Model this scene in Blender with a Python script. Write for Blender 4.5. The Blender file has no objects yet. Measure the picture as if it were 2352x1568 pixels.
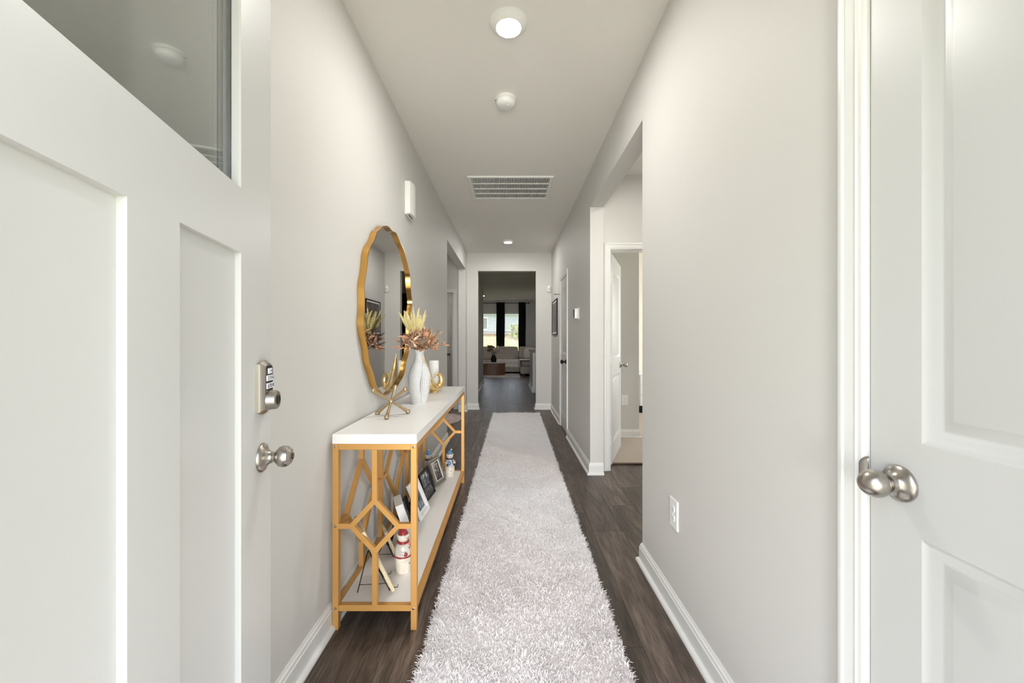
import bpy, bmesh, math, random
import numpy as np
from mathutils import Vector, Matrix

R = math.radians
PI = math.pi
random.seed(7)
SC = bpy.context.scene
COL = SC.collection

# ------------------------------------------------------------------ camera
cam_d = bpy.data.cameras.new('camera')
cam = bpy.data.objects.new('camera', cam_d)
COL.objects.link(cam)
cam.location = (0, 0, 1.2)
cam.rotation_euler = (R(90), 0, 0)
cam_d.sensor_width = 36
cam_d.lens = 14.0
cam_d.shift_x = 4 / 2352
cam_d.shift_y = -2 / 2352
cam_d.clip_start = 0.02
cam_d.clip_end = 200
SC.camera = cam

# ------------------------------------------------------------------ sky, sun, daylight, exposure
W = bpy.data.worlds.new('sky')
SC.world = W
W.use_nodes = True
wn = W.node_tree
sky = wn.nodes.new('ShaderNodeTexSky')
sky.sky_type = 'NISHITA'
sky.sun_disc = False
sky.sun_elevation = R(48)
sky.sun_rotation = R(-70)
sky.air_density = 1.0
sky.dust_density = 1.5
wn.nodes['Background'].inputs['Strength'].default_value = 0.42
hsv = wn.nodes.new('ShaderNodeHueSaturation')       # hazy, nearly neutral daylight
hsv.inputs['Saturation'].default_value = 0.4
wn.links.new(sky.outputs['Color'], hsv.inputs['Color'])
wn.links.new(hsv.outputs['Color'], wn.nodes['Background'].inputs['Color'])


def light(name, kind, loc, rot, energy, color=(1, 1, 1), **kw):
    d = bpy.data.lights.new(name, kind)
    d.energy = energy
    d.color = color
    for k, v in kw.items():
        setattr(d, k, v)
    o = bpy.data.objects.new(name, d)
    o.location = loc
    o.rotation_euler = rot
    COL.objects.link(o)
    return o


light('sun', 'SUN', (0, 0, 20), (R(42), 0, R(-70)), 4.2, (1.0, 0.96, 0.9), angle=R(0.6))
# daylight that comes in through the open front door
light('front_door_daylight', 'AREA', (0.0, -5.0, 1.0), (R(92), 0, 0), 290, (1.0, 0.995, 0.99),
      shape='RECTANGLE', size=3.0, size_y=2.4)
light('bedroom_fill', 'AREA', (4.3, 5.5, 1.5), (R(90), 0, R(90)), 33, (0.97, 0.99, 1.0),
      shape='RECTANGLE', size=1.3, size_y=1.4)  # added lamp brightening the bedroom from outside an unseen window
SC.view_settings.view_transform = 'Standard'
SC.view_settings.look = 'None'
SC.view_settings.gamma = 1
SC.view_settings.use_curve_mapping = False
SC.view_settings.exposure = 1.27
LAMP = 180.0           # emission of the lit lenses of the ceiling lights

cy = SC.cycles
cy.use_denoising = True
cy.max_bounces = 10
cy.diffuse_bounces = 6
cy.glossy_bounces = 6
cy.transmission_bounces = 8
cy.transparent_max_bounces = 8
cy.sample_clamp_indirect = 6
cy.caustics_reflective = False
cy.caustics_refractive = False


# ------------------------------------------------------------------ materials
def lin(c):
    out = []
    for v in c[:3]:
        v = v / 255
        out.append(v / 12.92 if v <= 0.04045 else ((v + 0.055) / 1.055) ** 2.4)
    return (*out, 1.0)


def mat(name, rgb, rough=0.5, metal=0.0, bump=None, var=None, emit=None, spec=0.5, coat=0.0, stretch=None, sheen=0.0):
    m = bpy.data.materials.new(name)
    m.use_nodes = True
    n = m.node_tree.nodes
    l = m.node_tree.links
    b = n['Principled BSDF']
    b.inputs['Base Color'].default_value = lin(rgb)
    b.inputs['Roughness'].default_value = rough
    b.inputs['Metallic'].default_value = metal
    b.inputs['Specular IOR Level'].default_value = spec
    b.inputs['Coat Weight'].default_value = coat
    b.inputs['Sheen Weight'].default_value = sheen
    tc = None
    if bump or var:
        tc = n.new('ShaderNodeTexCoord')
        mp = n.new('ShaderNodeMapping')
        if stretch:
            mp.inputs['Scale'].default_value = stretch
        l.new(tc.outputs['Object'], mp.inputs['Vector'])
    if bump:
        t = n.new('ShaderNodeTexNoise')
        t.inputs['Scale'].default_value = bump[0]
        t.inputs['Detail'].default_value = 3
        l.new(mp.outputs[0], t.inputs['Vector'])
        bp = n.new('ShaderNodeBump')
        bp.inputs['Strength'].default_value = bump[1]
        bp.inputs['Distance'].default_value = bump[2] if len(bump) > 2 else 0.002
        l.new(t.outputs['Fac'], bp.inputs['Height'])
        l.new(bp.outputs['Normal'], b.inputs['Normal'])
    if var:
        t = n.new('ShaderNodeTexNoise')
        t.inputs['Scale'].default_value = var[0]
        t.inputs['Detail'].default_value = 5
        l.new(mp.outputs[0], t.inputs['Vector'])
        r = n.new('ShaderNodeValToRGB')
        r.color_ramp.elements[0].position = 0.3
        r.color_ramp.elements[1].position = 0.7
        r.color_ramp.elements[0].color = lin(rgb)
        r.color_ramp.elements[1].color = lin(var[1])
        l.new(t.outputs['Fac'], r.inputs['Fac'])
        l.new(r.outputs['Color'], b.inputs['Base Color'])
    if emit:
        b.inputs['Emission Color'].default_value = lin(emit[0])
        b.inputs['Emission Strength'].default_value = emit[1]
    return m


def floor_mat():
    m = bpy.data.materials.new('dark_oak_vinyl')
    m.use_nodes = True
    n = m.node_tree.nodes
    l = m.node_tree.links
    b = n['Principled BSDF']
    tc = n.new('ShaderNodeTexCoord')
    oi = n.new('ShaderNodeObjectInfo')
    ml = n.new('ShaderNodeMath'); ml.operation = 'MULTIPLY'; ml.inputs[1].default_value = 37.0
    l.new(oi.outputs['Random'], ml.inputs[0])
    ad = n.new('ShaderNodeVectorMath'); ad.operation = 'ADD'
    l.new(tc.outputs['Object'], ad.inputs[0]); l.new(ml.outputs[0], ad.inputs[1])

    def noise(scale, st, detail=4, dist=0.0, rough=0.6):
        mp = n.new('ShaderNodeMapping'); mp.inputs['Scale'].default_value = st
        l.new(ad.outputs[0], mp.inputs['Vector'])
        t = n.new('ShaderNodeTexNoise')
        t.inputs['Scale'].default_value = scale; t.inputs['Detail'].default_value = detail
        t.inputs['Distortion'].default_value = dist; t.inputs['Roughness'].default_value = rough
        l.new(mp.outputs[0], t.inputs['Vector'])
        return t
    broad = noise(3.0, (4.0, 0.7, 1), 4, 1.2)
    fine = noise(14.0, (9, 0.55, 1), 5, 0.6, 0.7)
    r1 = n.new('ShaderNodeValToRGB')
    e = r1.color_ramp.elements
    e[0].position = 0.28; e[0].color = lin((66, 55, 48))
    e[1].position = 0.74; e[1].color = lin((120, 106, 95))
    x = e.new(0.5); x.color = lin((90, 77, 68))
    l.new(broad.outputs['Fac'], r1.inputs['Fac'])
    r2 = n.new('ShaderNodeValToRGB')
    r2.color_ramp.elements[0].position = 0.34; r2.color_ramp.elements[0].color = (0.30, 0.29, 0.28, 1)
    r2.color_ramp.elements[1].position = 0.62; r2.color_ramp.elements[1].color = (1.05, 1.05, 1.05, 1)
    l.new(fine.outputs['Fac'], r2.inputs['Fac'])
    mx = n.new('ShaderNodeMix'); mx.data_type = 'RGBA'; mx.blend_type = 'MULTIPLY'
    mx.inputs['Factor'].default_value = 0.9
    l.new(r1.outputs['Color'], mx.inputs['A']); l.new(r2.outputs['Color'], mx.inputs['B'])
    mr = n.new('ShaderNodeMapRange'); mr.inputs['To Min'].default_value = 0.78; mr.inputs['To Max'].default_value = 1.42
    l.new(oi.outputs['Random'], mr.inputs['Value'])
    hs = n.new('ShaderNodeHueSaturation')
    l.new(mx.outputs['Result'], hs.inputs['Color']); l.new(mr.outputs[0], hs.inputs['Value'])
    l.new(hs.outputs['Color'], b.inputs['Base Color'])
    b.inputs['Roughness'].default_value = 0.42
    bp = n.new('ShaderNodeBump'); bp.inputs['Strength'].default_value = 0.25; bp.inputs['Distance'].default_value = 0.001
    l.new(fine.outputs['Fac'], bp.inputs['Height']); l.new(bp.outputs['Normal'], b.inputs['Normal'])
    return m


def pile_mat(name, c0, c1, rough=0.8):
    m = bpy.data.materials.new(name)
    m.use_nodes = True
    n = m.node_tree.nodes
    l = m.node_tree.links
    b = n['Principled BSDF']
    a = n.new('ShaderNodeAttribute'); a.attribute_name = 'tint'
    mx = n.new('ShaderNodeMix'); mx.data_type = 'RGBA'
    mx.inputs['A'].default_value = lin(c0); mx.inputs['B'].default_value = lin(c1)
    l.new(a.outputs['Fac'], mx.inputs['Factor']); l.new(mx.outputs['Result'], b.inputs['Base Color'])
    b.inputs['Roughness'].default_value = rough
    b.inputs['Specular IOR Level'].default_value = 0.25
    tl = n.new('ShaderNodeBsdfTranslucent')
    l.new(mx.outputs['Result'], tl.inputs['Color'])
    ms = n.new('ShaderNodeMixShader'); ms.inputs[0].default_value = 0.38
    l.new(b.outputs[0], ms.inputs[1]); l.new(tl.outputs[0], ms.inputs[2])
    l.new(ms.outputs[0], n['Material Output'].inputs['Surface'])
    return m


def dots_mat():
    m = bpy.data.materials.new('dotted_ceramic')
    m.use_nodes = True
    n = m.node_tree.nodes
    l = m.node_tree.links
    b = n['Principled BSDF']
    uv = n.new('ShaderNodeUVMap')
    sp = n.new('ShaderNodeSeparateXYZ'); l.new(uv.outputs[0], sp.inputs[0])

    def cell(sock, count):
        a = n.new('ShaderNodeMath'); a.operation = 'MULTIPLY'; a.inputs[1].default_value = count
        l.new(sock, a.inputs[0])
        f = n.new('ShaderNodeMath'); f.operation = 'FRACT'; l.new(a.outputs[0], f.inputs[0])
        s = n.new('ShaderNodeMath'); s.operation = 'SUBTRACT'; s.inputs[1].default_value = 0.5; l.new(f.outputs[0], s.inputs[0])
        d = n.new('ShaderNodeMath'); d.operation = 'ABSOLUTE'; l.new(s.outputs[0], d.inputs[0])
        return d
    mxm = n.new('ShaderNodeMath'); mxm.operation = 'MAXIMUM'
    l.new(cell(sp.outputs['X'], 50).outputs[0], mxm.inputs[0]); l.new(cell(sp.outputs['Y'], 48).outputs[0], mxm.inputs[1])
    lt = n.new('ShaderNodeMath'); lt.operation = 'LESS_THAN'; lt.inputs[1].default_value = 0.255
    l.new(mxm.outputs[0], lt.inputs[0])
    mx = n.new('ShaderNodeMix'); mx.data_type = 'RGBA'
    mx.inputs['A'].default_value = lin((238, 237, 234)); mx.inputs['B'].default_value = lin((52, 52, 56))
    l.new(lt.outputs[0], mx.inputs['Factor']); l.new(mx.outputs['Result'], b.inputs['Base Color'])
    b.inputs['Roughness'].default_value = 0.55
    bp = n.new('ShaderNodeBump'); bp.invert = True; bp.inputs['Strength'].default_value = 0.6; bp.inputs['Distance'].default_value = 0.001
    l.new(lt.outputs[0], bp.inputs['Height']); l.new(bp.outputs['Normal'], b.inputs['Normal'])
    return m


def ramp_mat(name, scale, stops, rough=0.35, stretch=(1, 1, 1)):
    m = bpy.data.materials.new(name)
    m.use_nodes = True
    n = m.node_tree.nodes
    l = m.node_tree.links
    b = n['Principled BSDF']
    tc = n.new('ShaderNodeTexCoord')
    mp = n.new('ShaderNodeMapping'); mp.inputs['Scale'].default_value = stretch
    l.new(tc.outputs['Object'], mp.inputs['Vector'])
    t = n.new('ShaderNodeTexNoise'); t.inputs['Scale'].default_value = scale; t.inputs['Detail'].default_value = 4
    l.new(mp.outputs[0], t.inputs['Vector'])
    r = n.new('ShaderNodeValToRGB')
    r.color_ramp.elements[0].position = stops[0][0]; r.color_ramp.elements[0].color = lin(stops[0][1])
    r.color_ramp.elements[1].position = stops[-1][0]; r.color_ramp.elements[1].color = lin(stops[-1][1])
    for p, c in stops[1:-1]:
        r.color_ramp.elements.new(p).color = lin(c)
    l.new(t.outputs['Fac'], r.inputs['Fac']); l.new(r.outputs['Color'], b.inputs['Base Color'])
    b.inputs['Roughness'].default_value = rough
    return m


def glass_mat(name, tint=(1, 1, 1), ior=1.5):
    """thin window pane: clear, with a Fresnel mirror reflection"""
    m = bpy.data.materials.new(name)
    m.use_nodes = True
    n = m.node_tree.nodes
    l = m.node_tree.links
    n.remove(n['Principled BSDF'])
    tr = n.new('ShaderNodeBsdfTransparent'); tr.inputs['Color'].default_value = (*tint, 1)
    gl = n.new('ShaderNodeBsdfGlossy'); gl.inputs['Roughness'].default_value = 0.0
    fr = n.new('ShaderNodeFresnel'); fr.inputs['IOR'].default_value = ior
    ge = n.new('ShaderNodeNewGeometry')           # same reflectance on both faces of the thin pane
    mr = n.new('ShaderNodeMapRange'); mr.inputs['To Min'].default_value = ior; mr.inputs['To Max'].default_value = 1 / ior
    l.new(ge.outputs['Backfacing'], mr.inputs['Value']); l.new(mr.outputs[0], fr.inputs['IOR'])
    mx = n.new('ShaderNodeMixShader')
    l.new(fr.outputs[0], mx.inputs[0]); l.new(tr.outputs[0], mx.inputs[1]); l.new(gl.outputs[0], mx.inputs[2])
    l.new(mx.outputs[0], n['Material Output'].inputs['Surface'])
    return m


M = {
    'wall': mat('greige_wall_paint', (212, 210, 206), 0.6, bump=(420, 0.10, 0.0006), spec=0.35),
    'ceiling': mat('flat_ceiling_paint', (235, 232, 227), 0.85, bump=(300, 0.12, 0.0006), spec=0.2),
    'trim': mat('white_trim_paint', (230, 230, 227), 0.34),
    'door': mat('white_door_paint', (207, 207, 205), 0.36, bump=(240, 0.05, 0.0004)),
    'plank': floor_mat(),
    'subfloor': mat('subfloor_dark', (30, 26, 24), 0.9),
    'gold': mat('brushed_gold_paint', (212, 160, 92), 0.42, 0.45, bump=(600, 0.08, 0.0003)),
    'brass': mat('polished_brass', (222, 172, 98), 0.2, 1.0, bump=(500, 0.05, 0.0003)),
    'champagne': mat('champagne_metal', (196, 174, 138), 0.3, 1.0, bump=(60, 0.10, 0.001)),
    'goldleaf': mat('gold_leaf', (226, 184, 108), 0.3, 0.85, bump=(70, 0.35, 0.002), var=(24, (240, 222, 178))),
    'nickel': mat('satin_nickel', (176, 170, 162), 0.28, 1.0, stretch=(1, 1, 40), bump=(90, 0.04, 0.0004)),
    'bronze': mat('dark_bronze', (58, 50, 45), 0.35, 0.9),
    'tabletop': mat('white_laminate', (240, 238, 235), 0.34, bump=(200, 0.03, 0.0003)),
    'shelf': mat('warm_white_laminate', (232, 228, 223), 0.4),
    'plastic': mat('white_plastic', (236, 236, 233), 0.38),
    'plastic_dark': mat('black_plastic', (22, 22, 24), 0.25),
    'slot': mat('socket_slot', (92, 88, 84), 0.7),
    'lens': mat('lit_lens', (255, 255, 250), 0.4, emit=((255, 253, 249), LAMP)),
    'lens_small': mat('lit_lens_small', (255, 255, 250), 0.4, emit=((255, 250, 243), 42)),
    'lens_added': mat('lit_lens_added', (255, 255, 250), 0.4, emit=((255, 251, 245), 120)),
    'dark': mat('duct_shade', (72, 70, 66), 0.9),
    'mirror': mat('mirror_silver', (208, 206, 203), 0.01, 1.0),
    'black': mat('black_lacquer', (13, 12, 12), 0.45, spec=0.3),
    'wire': mat('black_wire', (24, 24, 27), 0.4, 0.6),
    'cream_wood': mat('pale_wood', (222, 205, 168), 0.55, stretch=(1, 1, 0.1), var=(60, (204, 186, 148))),
    'whitewood': mat('white_frame_paint', (236, 236, 234), 0.4),
    'silver': mat('antique_silver', (168, 164, 154), 0.35, 0.85, bump=(160, 0.5, 0.001)),
    'dots': dots_mat(),
    'candle': mat('white_wax', (244, 243, 240), 0.5),
    'brownleaf': mat('dried_brown_leaf', (138, 86, 60), 0.5, var=(38, (212, 166, 130))),
    'paleleaf': mat('dried_tan_leaf', (196, 148, 114), 0.5, var=(38, (238, 216, 194))),
    'greenleaf': mat('faded_olive_leaf', (126, 112, 88), 0.6, var=(14, (168, 150, 122))),
    'plume': mat('pale_yellow_plume', (226, 212, 142), 0.75, var=(40, (244, 236, 190))),
    'stem': mat('dry_stem', (120, 96, 66), 0.7),
    'carpet': mat('beige_carpet', (196, 184, 170), 0.95, bump=(220, 1.0, 0.006), var=(130, (168, 154, 140)), spec=0.1),
    'strip': mat('brown_threshold', (86, 68, 56), 0.5),
    'pile': pile_mat('white_shag', (253, 253, 254), (246, 239, 238)),
    'pile_pink': pile_mat('blush_shag', (240, 230, 226), (226, 206, 202)),
    'backing': mat('rug_backing', (246, 245, 244), 0.95, bump=(150, 0.8, 0.004)),
    'sofa': mat('taupe_sofa_fabric', (182, 175, 167), 0.9, bump=(300, 0.5, 0.002), sheen=0.2),
    'cushion': mat('grey_cushion_fabric', (176, 168, 160), 0.9, bump=(260, 0.6, 0.002), sheen=0.2),
    'cushion_white': mat('ivory_cushion', (222, 216, 209), 0.9, bump=(180, 0.8, 0.003), sheen=0.2),
    'throw': mat('white_throw', (226, 222, 217), 0.92, bump=(160, 0.9, 0.003)),
    'blush': mat('blush_throw', (224, 204, 192), 0.92, bump=(160, 0.9, 0.003)),
    'walnut': mat('walnut_veneer', (92, 62, 48), 0.45, stretch=(8, 8, 0.6), var=(6, (124, 88, 68))),
    'stone': mat('table_stone', (196, 190, 184), 0.3),
    'curtain': mat('black_curtain', (12, 12, 14), 0.9, bump=(200, 0.4, 0.002)),
    'blind': mat('white_blind', (232, 230, 226), 0.45),
    'lawn': mat('dry_lawn', (168, 160, 78), 0.95, var=(1.2, (128, 140, 62)), bump=(40, 0.8, 0.02)),
    'concrete': mat('porch_concrete', (176, 172, 166), 0.9, bump=(30, 0.3, 0.004)),
    'siding': mat('blue_grey_siding', (150, 162, 178), 0.8),
    'roofing': mat('brown_shingle', (112, 92, 82), 0.9, bump=(20, 0.6, 0.02)),
    'fence': mat('brown_fence', (120, 92, 72), 0.85, var=(5, (142, 112, 90))),
    'foliage': mat('tree_foliage', (72, 92, 62), 0.9, var=(3, (150, 158, 80)), bump=(8, 1, 0.2)),
    'bark': mat('tree_bark', (88, 72, 60), 0.95, bump=(20, 0.8, 0.02)),
    'pane': glass_mat('window_glass', (1, 1, 1), 1.14),
    'doorglass': glass_mat('coated_door_glass', (0.95, 0.965, 0.96), 2.3),
    'gasket': mat('grey_gasket', (70, 78, 82), 0.6),
    'snow': mat('cream_glaze', (236, 228, 214), 0.18, coat=0.5, var=(30, (214, 204, 188))),
    'snow_hi': mat('silvered_glaze', (228, 222, 214), 0.14, 0.35, coat=0.6),
    'red': mat('red_glaze', (150, 34, 38), 0.25, coat=0.4),
    'blue': mat('blue_glaze', (98, 138, 178), 0.25, coat=0.4),
    'navy': mat('navy_glaze', (34, 38, 62), 0.3, coat=0.3),
    'orange': mat('orange_glaze', (216, 132, 52), 0.4),
    'tan': mat('golden_glaze', (196, 140, 70), 0.25, 0.4),
    'coal': mat('black_glaze', (24, 22, 24), 0.3),
    'photo1': ramp_mat('family_photo', 22, [(0.3, (24, 26, 34)), (0.5, (70, 80, 96)), (0.62, (190, 186, 186)), (0.75, (228, 214, 200))]),
    'photo2': ramp_mat('beach_photo', 14, [(0.35, (34, 40, 48)), (0.5, (92, 108, 122)), (0.7, (210, 214, 216))]),
    'photo3': ramp_mat('night_photo', 60, [(0.35, (22, 22, 26)), (0.55, (70, 70, 76)), (0.8, (190, 188, 190))]),
    'photo4': ramp_mat('group_photo', 34, [(0.35, (36, 32, 30)), (0.52, (104, 94, 86)), (0.72, (220, 208, 198))]),
    'art': ramp_mat('dark_portrait_print', 5, [(0.35, (38, 32, 30)), (0.55, (84, 72, 64)), (0.75, (128, 112, 100))]),
    'key': mat('white_key', (236, 238, 244), 0.3),
    'keytext': mat('key_numeral', (36, 38, 60), 0.5),
    'bedpaint': mat('cream_wall_paint', (230, 224, 208), 0.7),
    'greyroom': mat('grey_wall_paint', (196, 191, 184), 0.65),
}


# ------------------------------------------------------------------ mesh helpers
def root_matrix(o):
    chain = []
    while o is not None:
        chain.append(o)
        o = o.parent
    m = Matrix.Identity(4)
    for c in reversed(chain):
        m = m @ (Matrix.Translation(c.location) @ c.rotation_euler.to_matrix().to_4x4())
    return m


class B:
    """collects shapes and links them as one mesh object"""

    def __init__(s):
        s.bm = bmesh.new()

    def face(s, vs):
        try:
            return s.bm.faces.new(vs)
        except ValueError:
            return None

    def box(s, x0, x1, y0, y1, z0, z1, bev=0.0, seg=1, mx=None):
        co = [(x, y, z) for x in (x0, x1) for y in (y0, y1) for z in (z0, z1)]
        v = [s.bm.verts.new(mx @ Vector(c) if mx else c) for c in co]
        fs = [s.face([v[i] for i in q]) for q in
              ((0, 1, 3, 2), (4, 6, 7, 5), (0, 4, 5, 1), (2, 3, 7, 6), (0, 2, 6, 4), (1, 5, 7, 3))]
        if bev:
            ed = {e for f in fs for e in f.edges}
            bmesh.ops.bevel(s.bm, geom=list(ed), offset=bev, segments=seg, affect='EDGES', profile=0.5)
        return s

    def sweep(s, path, prof, fn, closed=False):
        """prof (off, out) swept along a mitred 2-D path; fn(a, b, out) -> xyz"""
        n = len(path)
        P = [Vector(p) for p in path]
        rings = []
        for i in range(n):
            ns = []
            if closed or i > 0:
                d = (P[i] - P[i - 1]).normalized(); ns.append(Vector((-d.y, d.x)))
            if closed or i < n - 1:
                d = (P[(i + 1) % n] - P[i]).normalized(); ns.append(Vector((-d.y, d.x)))
            if len(ns) == 2:
                m = (ns[0] + ns[1]) / max(0.15, 1 + ns[0].dot(ns[1]))
            else:
                m = ns[0]
            rings.append([s.bm.verts.new(fn(P[i].x + m.x * o, P[i].y + m.y * o, h)) for o, h in prof])
        k = len(prof)
        for i in range(n if closed else n - 1):
            a, b = rings[i], rings[(i + 1) % n]
            for j in range(k):
                s.face([a[j], a[(j + 1) % k], b[(j + 1) % k], b[j]])
        if not closed:
            s.face(rings[0]); s.face(rings[-1])
        return s

    def lathe(s, prof, seg=24, mx=None, caps=True):
        """prof (r, h) turned about local z; mx places it"""
        mx = mx or Matrix.Identity(4)
        rings = []
        for r, h in prof:
            if r < 1e-6:
                rings.append([s.bm.verts.new(mx @ Vector((0, 0, h)))])
            else:
                rings.append([s.bm.verts.new(mx @ Vector((r * math.cos(2 * PI * i / seg), r * math.sin(2 * PI * i / seg), h))) for i in range(seg)])
        for a, b in zip(rings, rings[1:]):
            for i in range(seg):
                j = (i + 1) % seg
                if len(a) == 1 and len(b) == 1:
                    continue
                if len(a) == 1:
                    s.face([a[0], b[i], b[j]])
                elif len(b) == 1:
                    s.face([a[i], a[j], b[0]])
                else:
                    s.face([a[i], a[j], b[j], b[i]])
        if caps:
            for q in (rings[0], rings[-1]):
                if len(q) > 2:
                    s.face(q)
        return s

    def tube(s, pts, rad, seg=10, flat=1.0, up=(0, 0, 1)):
        P = [Vector(p) for p in pts]
        if not hasattr(rad, '__len__'):
            rad = [rad] * len(P)
        rings = []
        ref = None
        for i, p in enumerate(P):
            t = (P[min(i + 1, len(P) - 1)] - P[max(i - 1, 0)]).normalized()
            if ref is None:
                u = Vector(up)
                if abs(t.dot(u)) > 0.95:
                    u = Vector((1, 0, 0))
                ref = (u - t * t.dot(u)).normalized()
            else:
                ref = (ref - t * t.dot(ref)).normalized()
            b = t.cross(ref)
            rings.append([s.bm.verts.new(p + (ref * math.cos(2 * PI * k / seg) + b * flat * math.sin(2 * PI * k / seg)) * rad[i]) for k in range(seg)])
        for a, b in zip(rings, rings[1:]):
            for k in range(seg):
                s.face([a[k], a[(k + 1) % seg], b[(k + 1) % seg], b[k]])
        s.face(rings[0]); s.face(rings[-1])
        return s

    def ball(s, c, r, sc=(1, 1, 1), u=14, v=10, mx=None):
        m = Matrix.Translation(c) @ Matrix.Diagonal((sc[0], sc[1], sc[2], 1))
        if mx:
            m = mx @ m
        bmesh.ops.create_uvsphere(s.bm, u_segments=u, v_segments=v, radius=r, matrix=m)
        return s

    def grid(s, fn, nu, nv, wrap=False, uv=False):
        V = [[s.bm.verts.new(fn(i / nu, j / nv)) for j in range(nv + 1)] for i in range(nu if wrap else nu + 1)]
        lay = s.bm.loops.layers.uv.verify() if uv else None
        for i in range(nu):
            for j in range(nv):
                i2 = (i + 1) % len(V)
                f = s.face([V[i][j], V[i2][j], V[i2][j + 1], V[i][j + 1]])
                if uv and f:
                    for lp, q in zip(f.loops, ((i, j), (i + 1, j), (i + 1, j + 1), (i, j + 1))):
                        lp[lay].uv = (q[0] / nu, q[1] / nv)
        return s

    def mesh(s, name, smooth=None, parent=None, local=False, loc=None):
        bmesh.ops.recalc_face_normals(s.bm, faces=s.bm.faces[:])
        me = bpy.data.meshes.new(name)
        s.bm.to_mesh(me)
        s.bm.free()
        if parent is not None and not local:
            me.transform(root_matrix(parent).inverted())
        elif loc is not None:
            me.transform(Matrix.Translation(-Vector(loc)))
        if smooth:
            for p in me.polygons:
                p.use_smooth = True
            me.set_sharp_from_angle(angle=R(smooth))
        return me

    def obj(s, name, m, parent=None, smooth=None, local=False, loc=None, label=None):
        me = s.mesh(name, smooth, parent, local, loc)
        me.materials.append(M[m])
        o = bpy.data.objects.new(name, me)
        COL.objects.link(o)
        if parent is not None:
            o.parent = parent
        elif loc is not None:
            o.location = loc
        if label:
            o['label'] = label
        return o


def thing(name, label, cat, loc=(0, 0, 0), rotz=0.0, group=None):
    o = bpy.data.objects.new(name, None)
    COL.objects.link(o)
    o.location = loc
    o.rotation_euler = (0, 0, rotz)
    tag(o, label, cat, group)
    return o


def tag(o, label, cat, group=None, kind=None):
    o['label'] = label
    o['category'] = cat
    if group:
        o['group'] = group
    if kind:
        o['kind'] = kind
    return o


def struct(o, label, cat):
    return tag(o, label, cat, None, 'structure')


def dup(root, loc=None, rotz=None, label=None):
    r = root.copy()
    COL.objects.link(r)
    if loc is not None:
        r.location = loc
    if rotz is not None:
        r.rotation_euler = (0, 0, rotz)
    if label:
        r['label'] = label
    for ch in list(root.children):
        c = ch.copy(); COL.objects.link(c); c.parent = r
        for g in list(ch.children):
            d = g.copy(); COL.objects.link(d); d.parent = c
    return r


def put(o, name, mesh_owner, parent, mx=None):
    """another object on the same mesh as mesh_owner"""
    c = bpy.data.objects.new(name, mesh_owner.data)
    COL.objects.link(c)
    c.parent = parent
    if mx is not None:
        c.matrix_local = mx
    return c


def wall(name, axis, a0, a1, t0, t1, holes, label, m='wall', z1=2.73):
    """a wall running along axis ('x' or 'y') from a0 to a1, thickness t0..t1, with holes (a, b, z0, z1)"""
    b = B()

    def bx(p, q, za, zb):
        if q - p < 1e-5 or zb - za < 1e-5:
            return
        if axis == 'y':
            b.box(t0, t1, p, q, za, zb)
        else:
            b.box(p, q, t0, t1, za, zb)
    cur = a0
    for h in sorted(holes):
        bx(cur, h[0], 0, z1)
        bx(h[0], h[1], 0, h[2])
        bx(h[0], h[1], h[3], z1)
        cur = h[1]
    bx(cur, a1, 0, z1)
    return struct(b.obj(name, m), label, 'wall')


# ------------------------------------------------------------------ room shell
XL, XR, TW = -0.755, 0.717, 0.12
wall('wall_left', 'y', 0.1, 6.95, XL - TW, XL, [(4.76, 6.73, 0, 2.407)], 'greige left hallway wall behind the gold console table')
wall('wall_right', 'y', 0.1, 6.95, XR, XR + TW, [(0.162, 0.813, 0, 2.055), (2.16, 3.575, 0, 2.397), (4.999, 5.651, 0, 2.055)],
     'greige right hallway wall with the low outlet and thermostat')
wall('wall_end', 'x', -2.3, 4.1, 6.95, 7.07, [(-1.78, -0.972, 0, 2.055), (-0.562, 0.448, 0, 2.415)],
     'greige wall at the far end of the hallway around the tall cased opening')
wall('wall_entry', 'x', -0.875, 0.837, -0.06, 0.1, [(-0.405, 0.545, 0, 2.06)], 'front entry wall around the open front doorway')
wall('wall_vestibule_near', 'x', -2.3, XL - TW, 4.64, 4.76, [], 'near wall of the left side vestibule')
wall('wall_vestibule_left', 'y', 4.64, 9.6, -2.42, -2.3, [], 'left wall of the left side vestibule')
wall('wall_study_back', 'x', -2.3, -0.88, 9.6, 9.72, [], 'back wall of the grey room behind the left side door', 'greyroom')
wall('wall_passage_left', 'y', 7.07, 11.3, -0.88, -0.762, [], 'left wall of the passage beyond the end opening')
wall('wall_alcove_near', 'x', XR + TW, 2.1, 2.04, 2.16, [], 'near wall of the right side alcove')
wall('wall_alcove_right', 'y', 2.16, 3.68, 2.0, 2.1, [], 'right wall of the right side alcove')
wall('wall_alcove_end', 'x', XR + TW, 4.1, 3.68, 3.80, [(0.907, 1.713, 0, 2.055)], 'end wall of the right side alcove around the open bedroom door')
b = B()
b.box(XR + TW, 1.59, 4.92, 4.99, 0, 2.73); b.box(1.50, 1.59, 4.99, 5.75, 0, 2.73); b.box(XR + TW, 1.59, 5.75, 5.84, 0, 2.73)
struct(b.obj('wall_closet', 'wall'), 'greige closet wall seen through the bedroom doorway above the outlet', 'wall')
wall('wall_bedroom_right', 'y', 3.8, 6.95, 4.0, 4.1, [(4.8, 6.2, 0.8, 2.2)], 'right wall of the bedroom with its window', 'bedpaint')
b = B(); b.box(0.9, 4.0, 6.94, 6.95, 0, 2.73)
struct(b.obj('wall_bedroom_back', 'bedpaint'), 'cream back wall of the bedroom behind the white nightstand', 'wall')
wall('wall_living_near', 'x', -3.6, -0.88, 11.18, 11.3, [], 'near wall of the living room left of the passage')
wall('wall_living_left', 'y', 11.18, 15.4, -3.72, -3.6, [], 'left wall of the living room')
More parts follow.
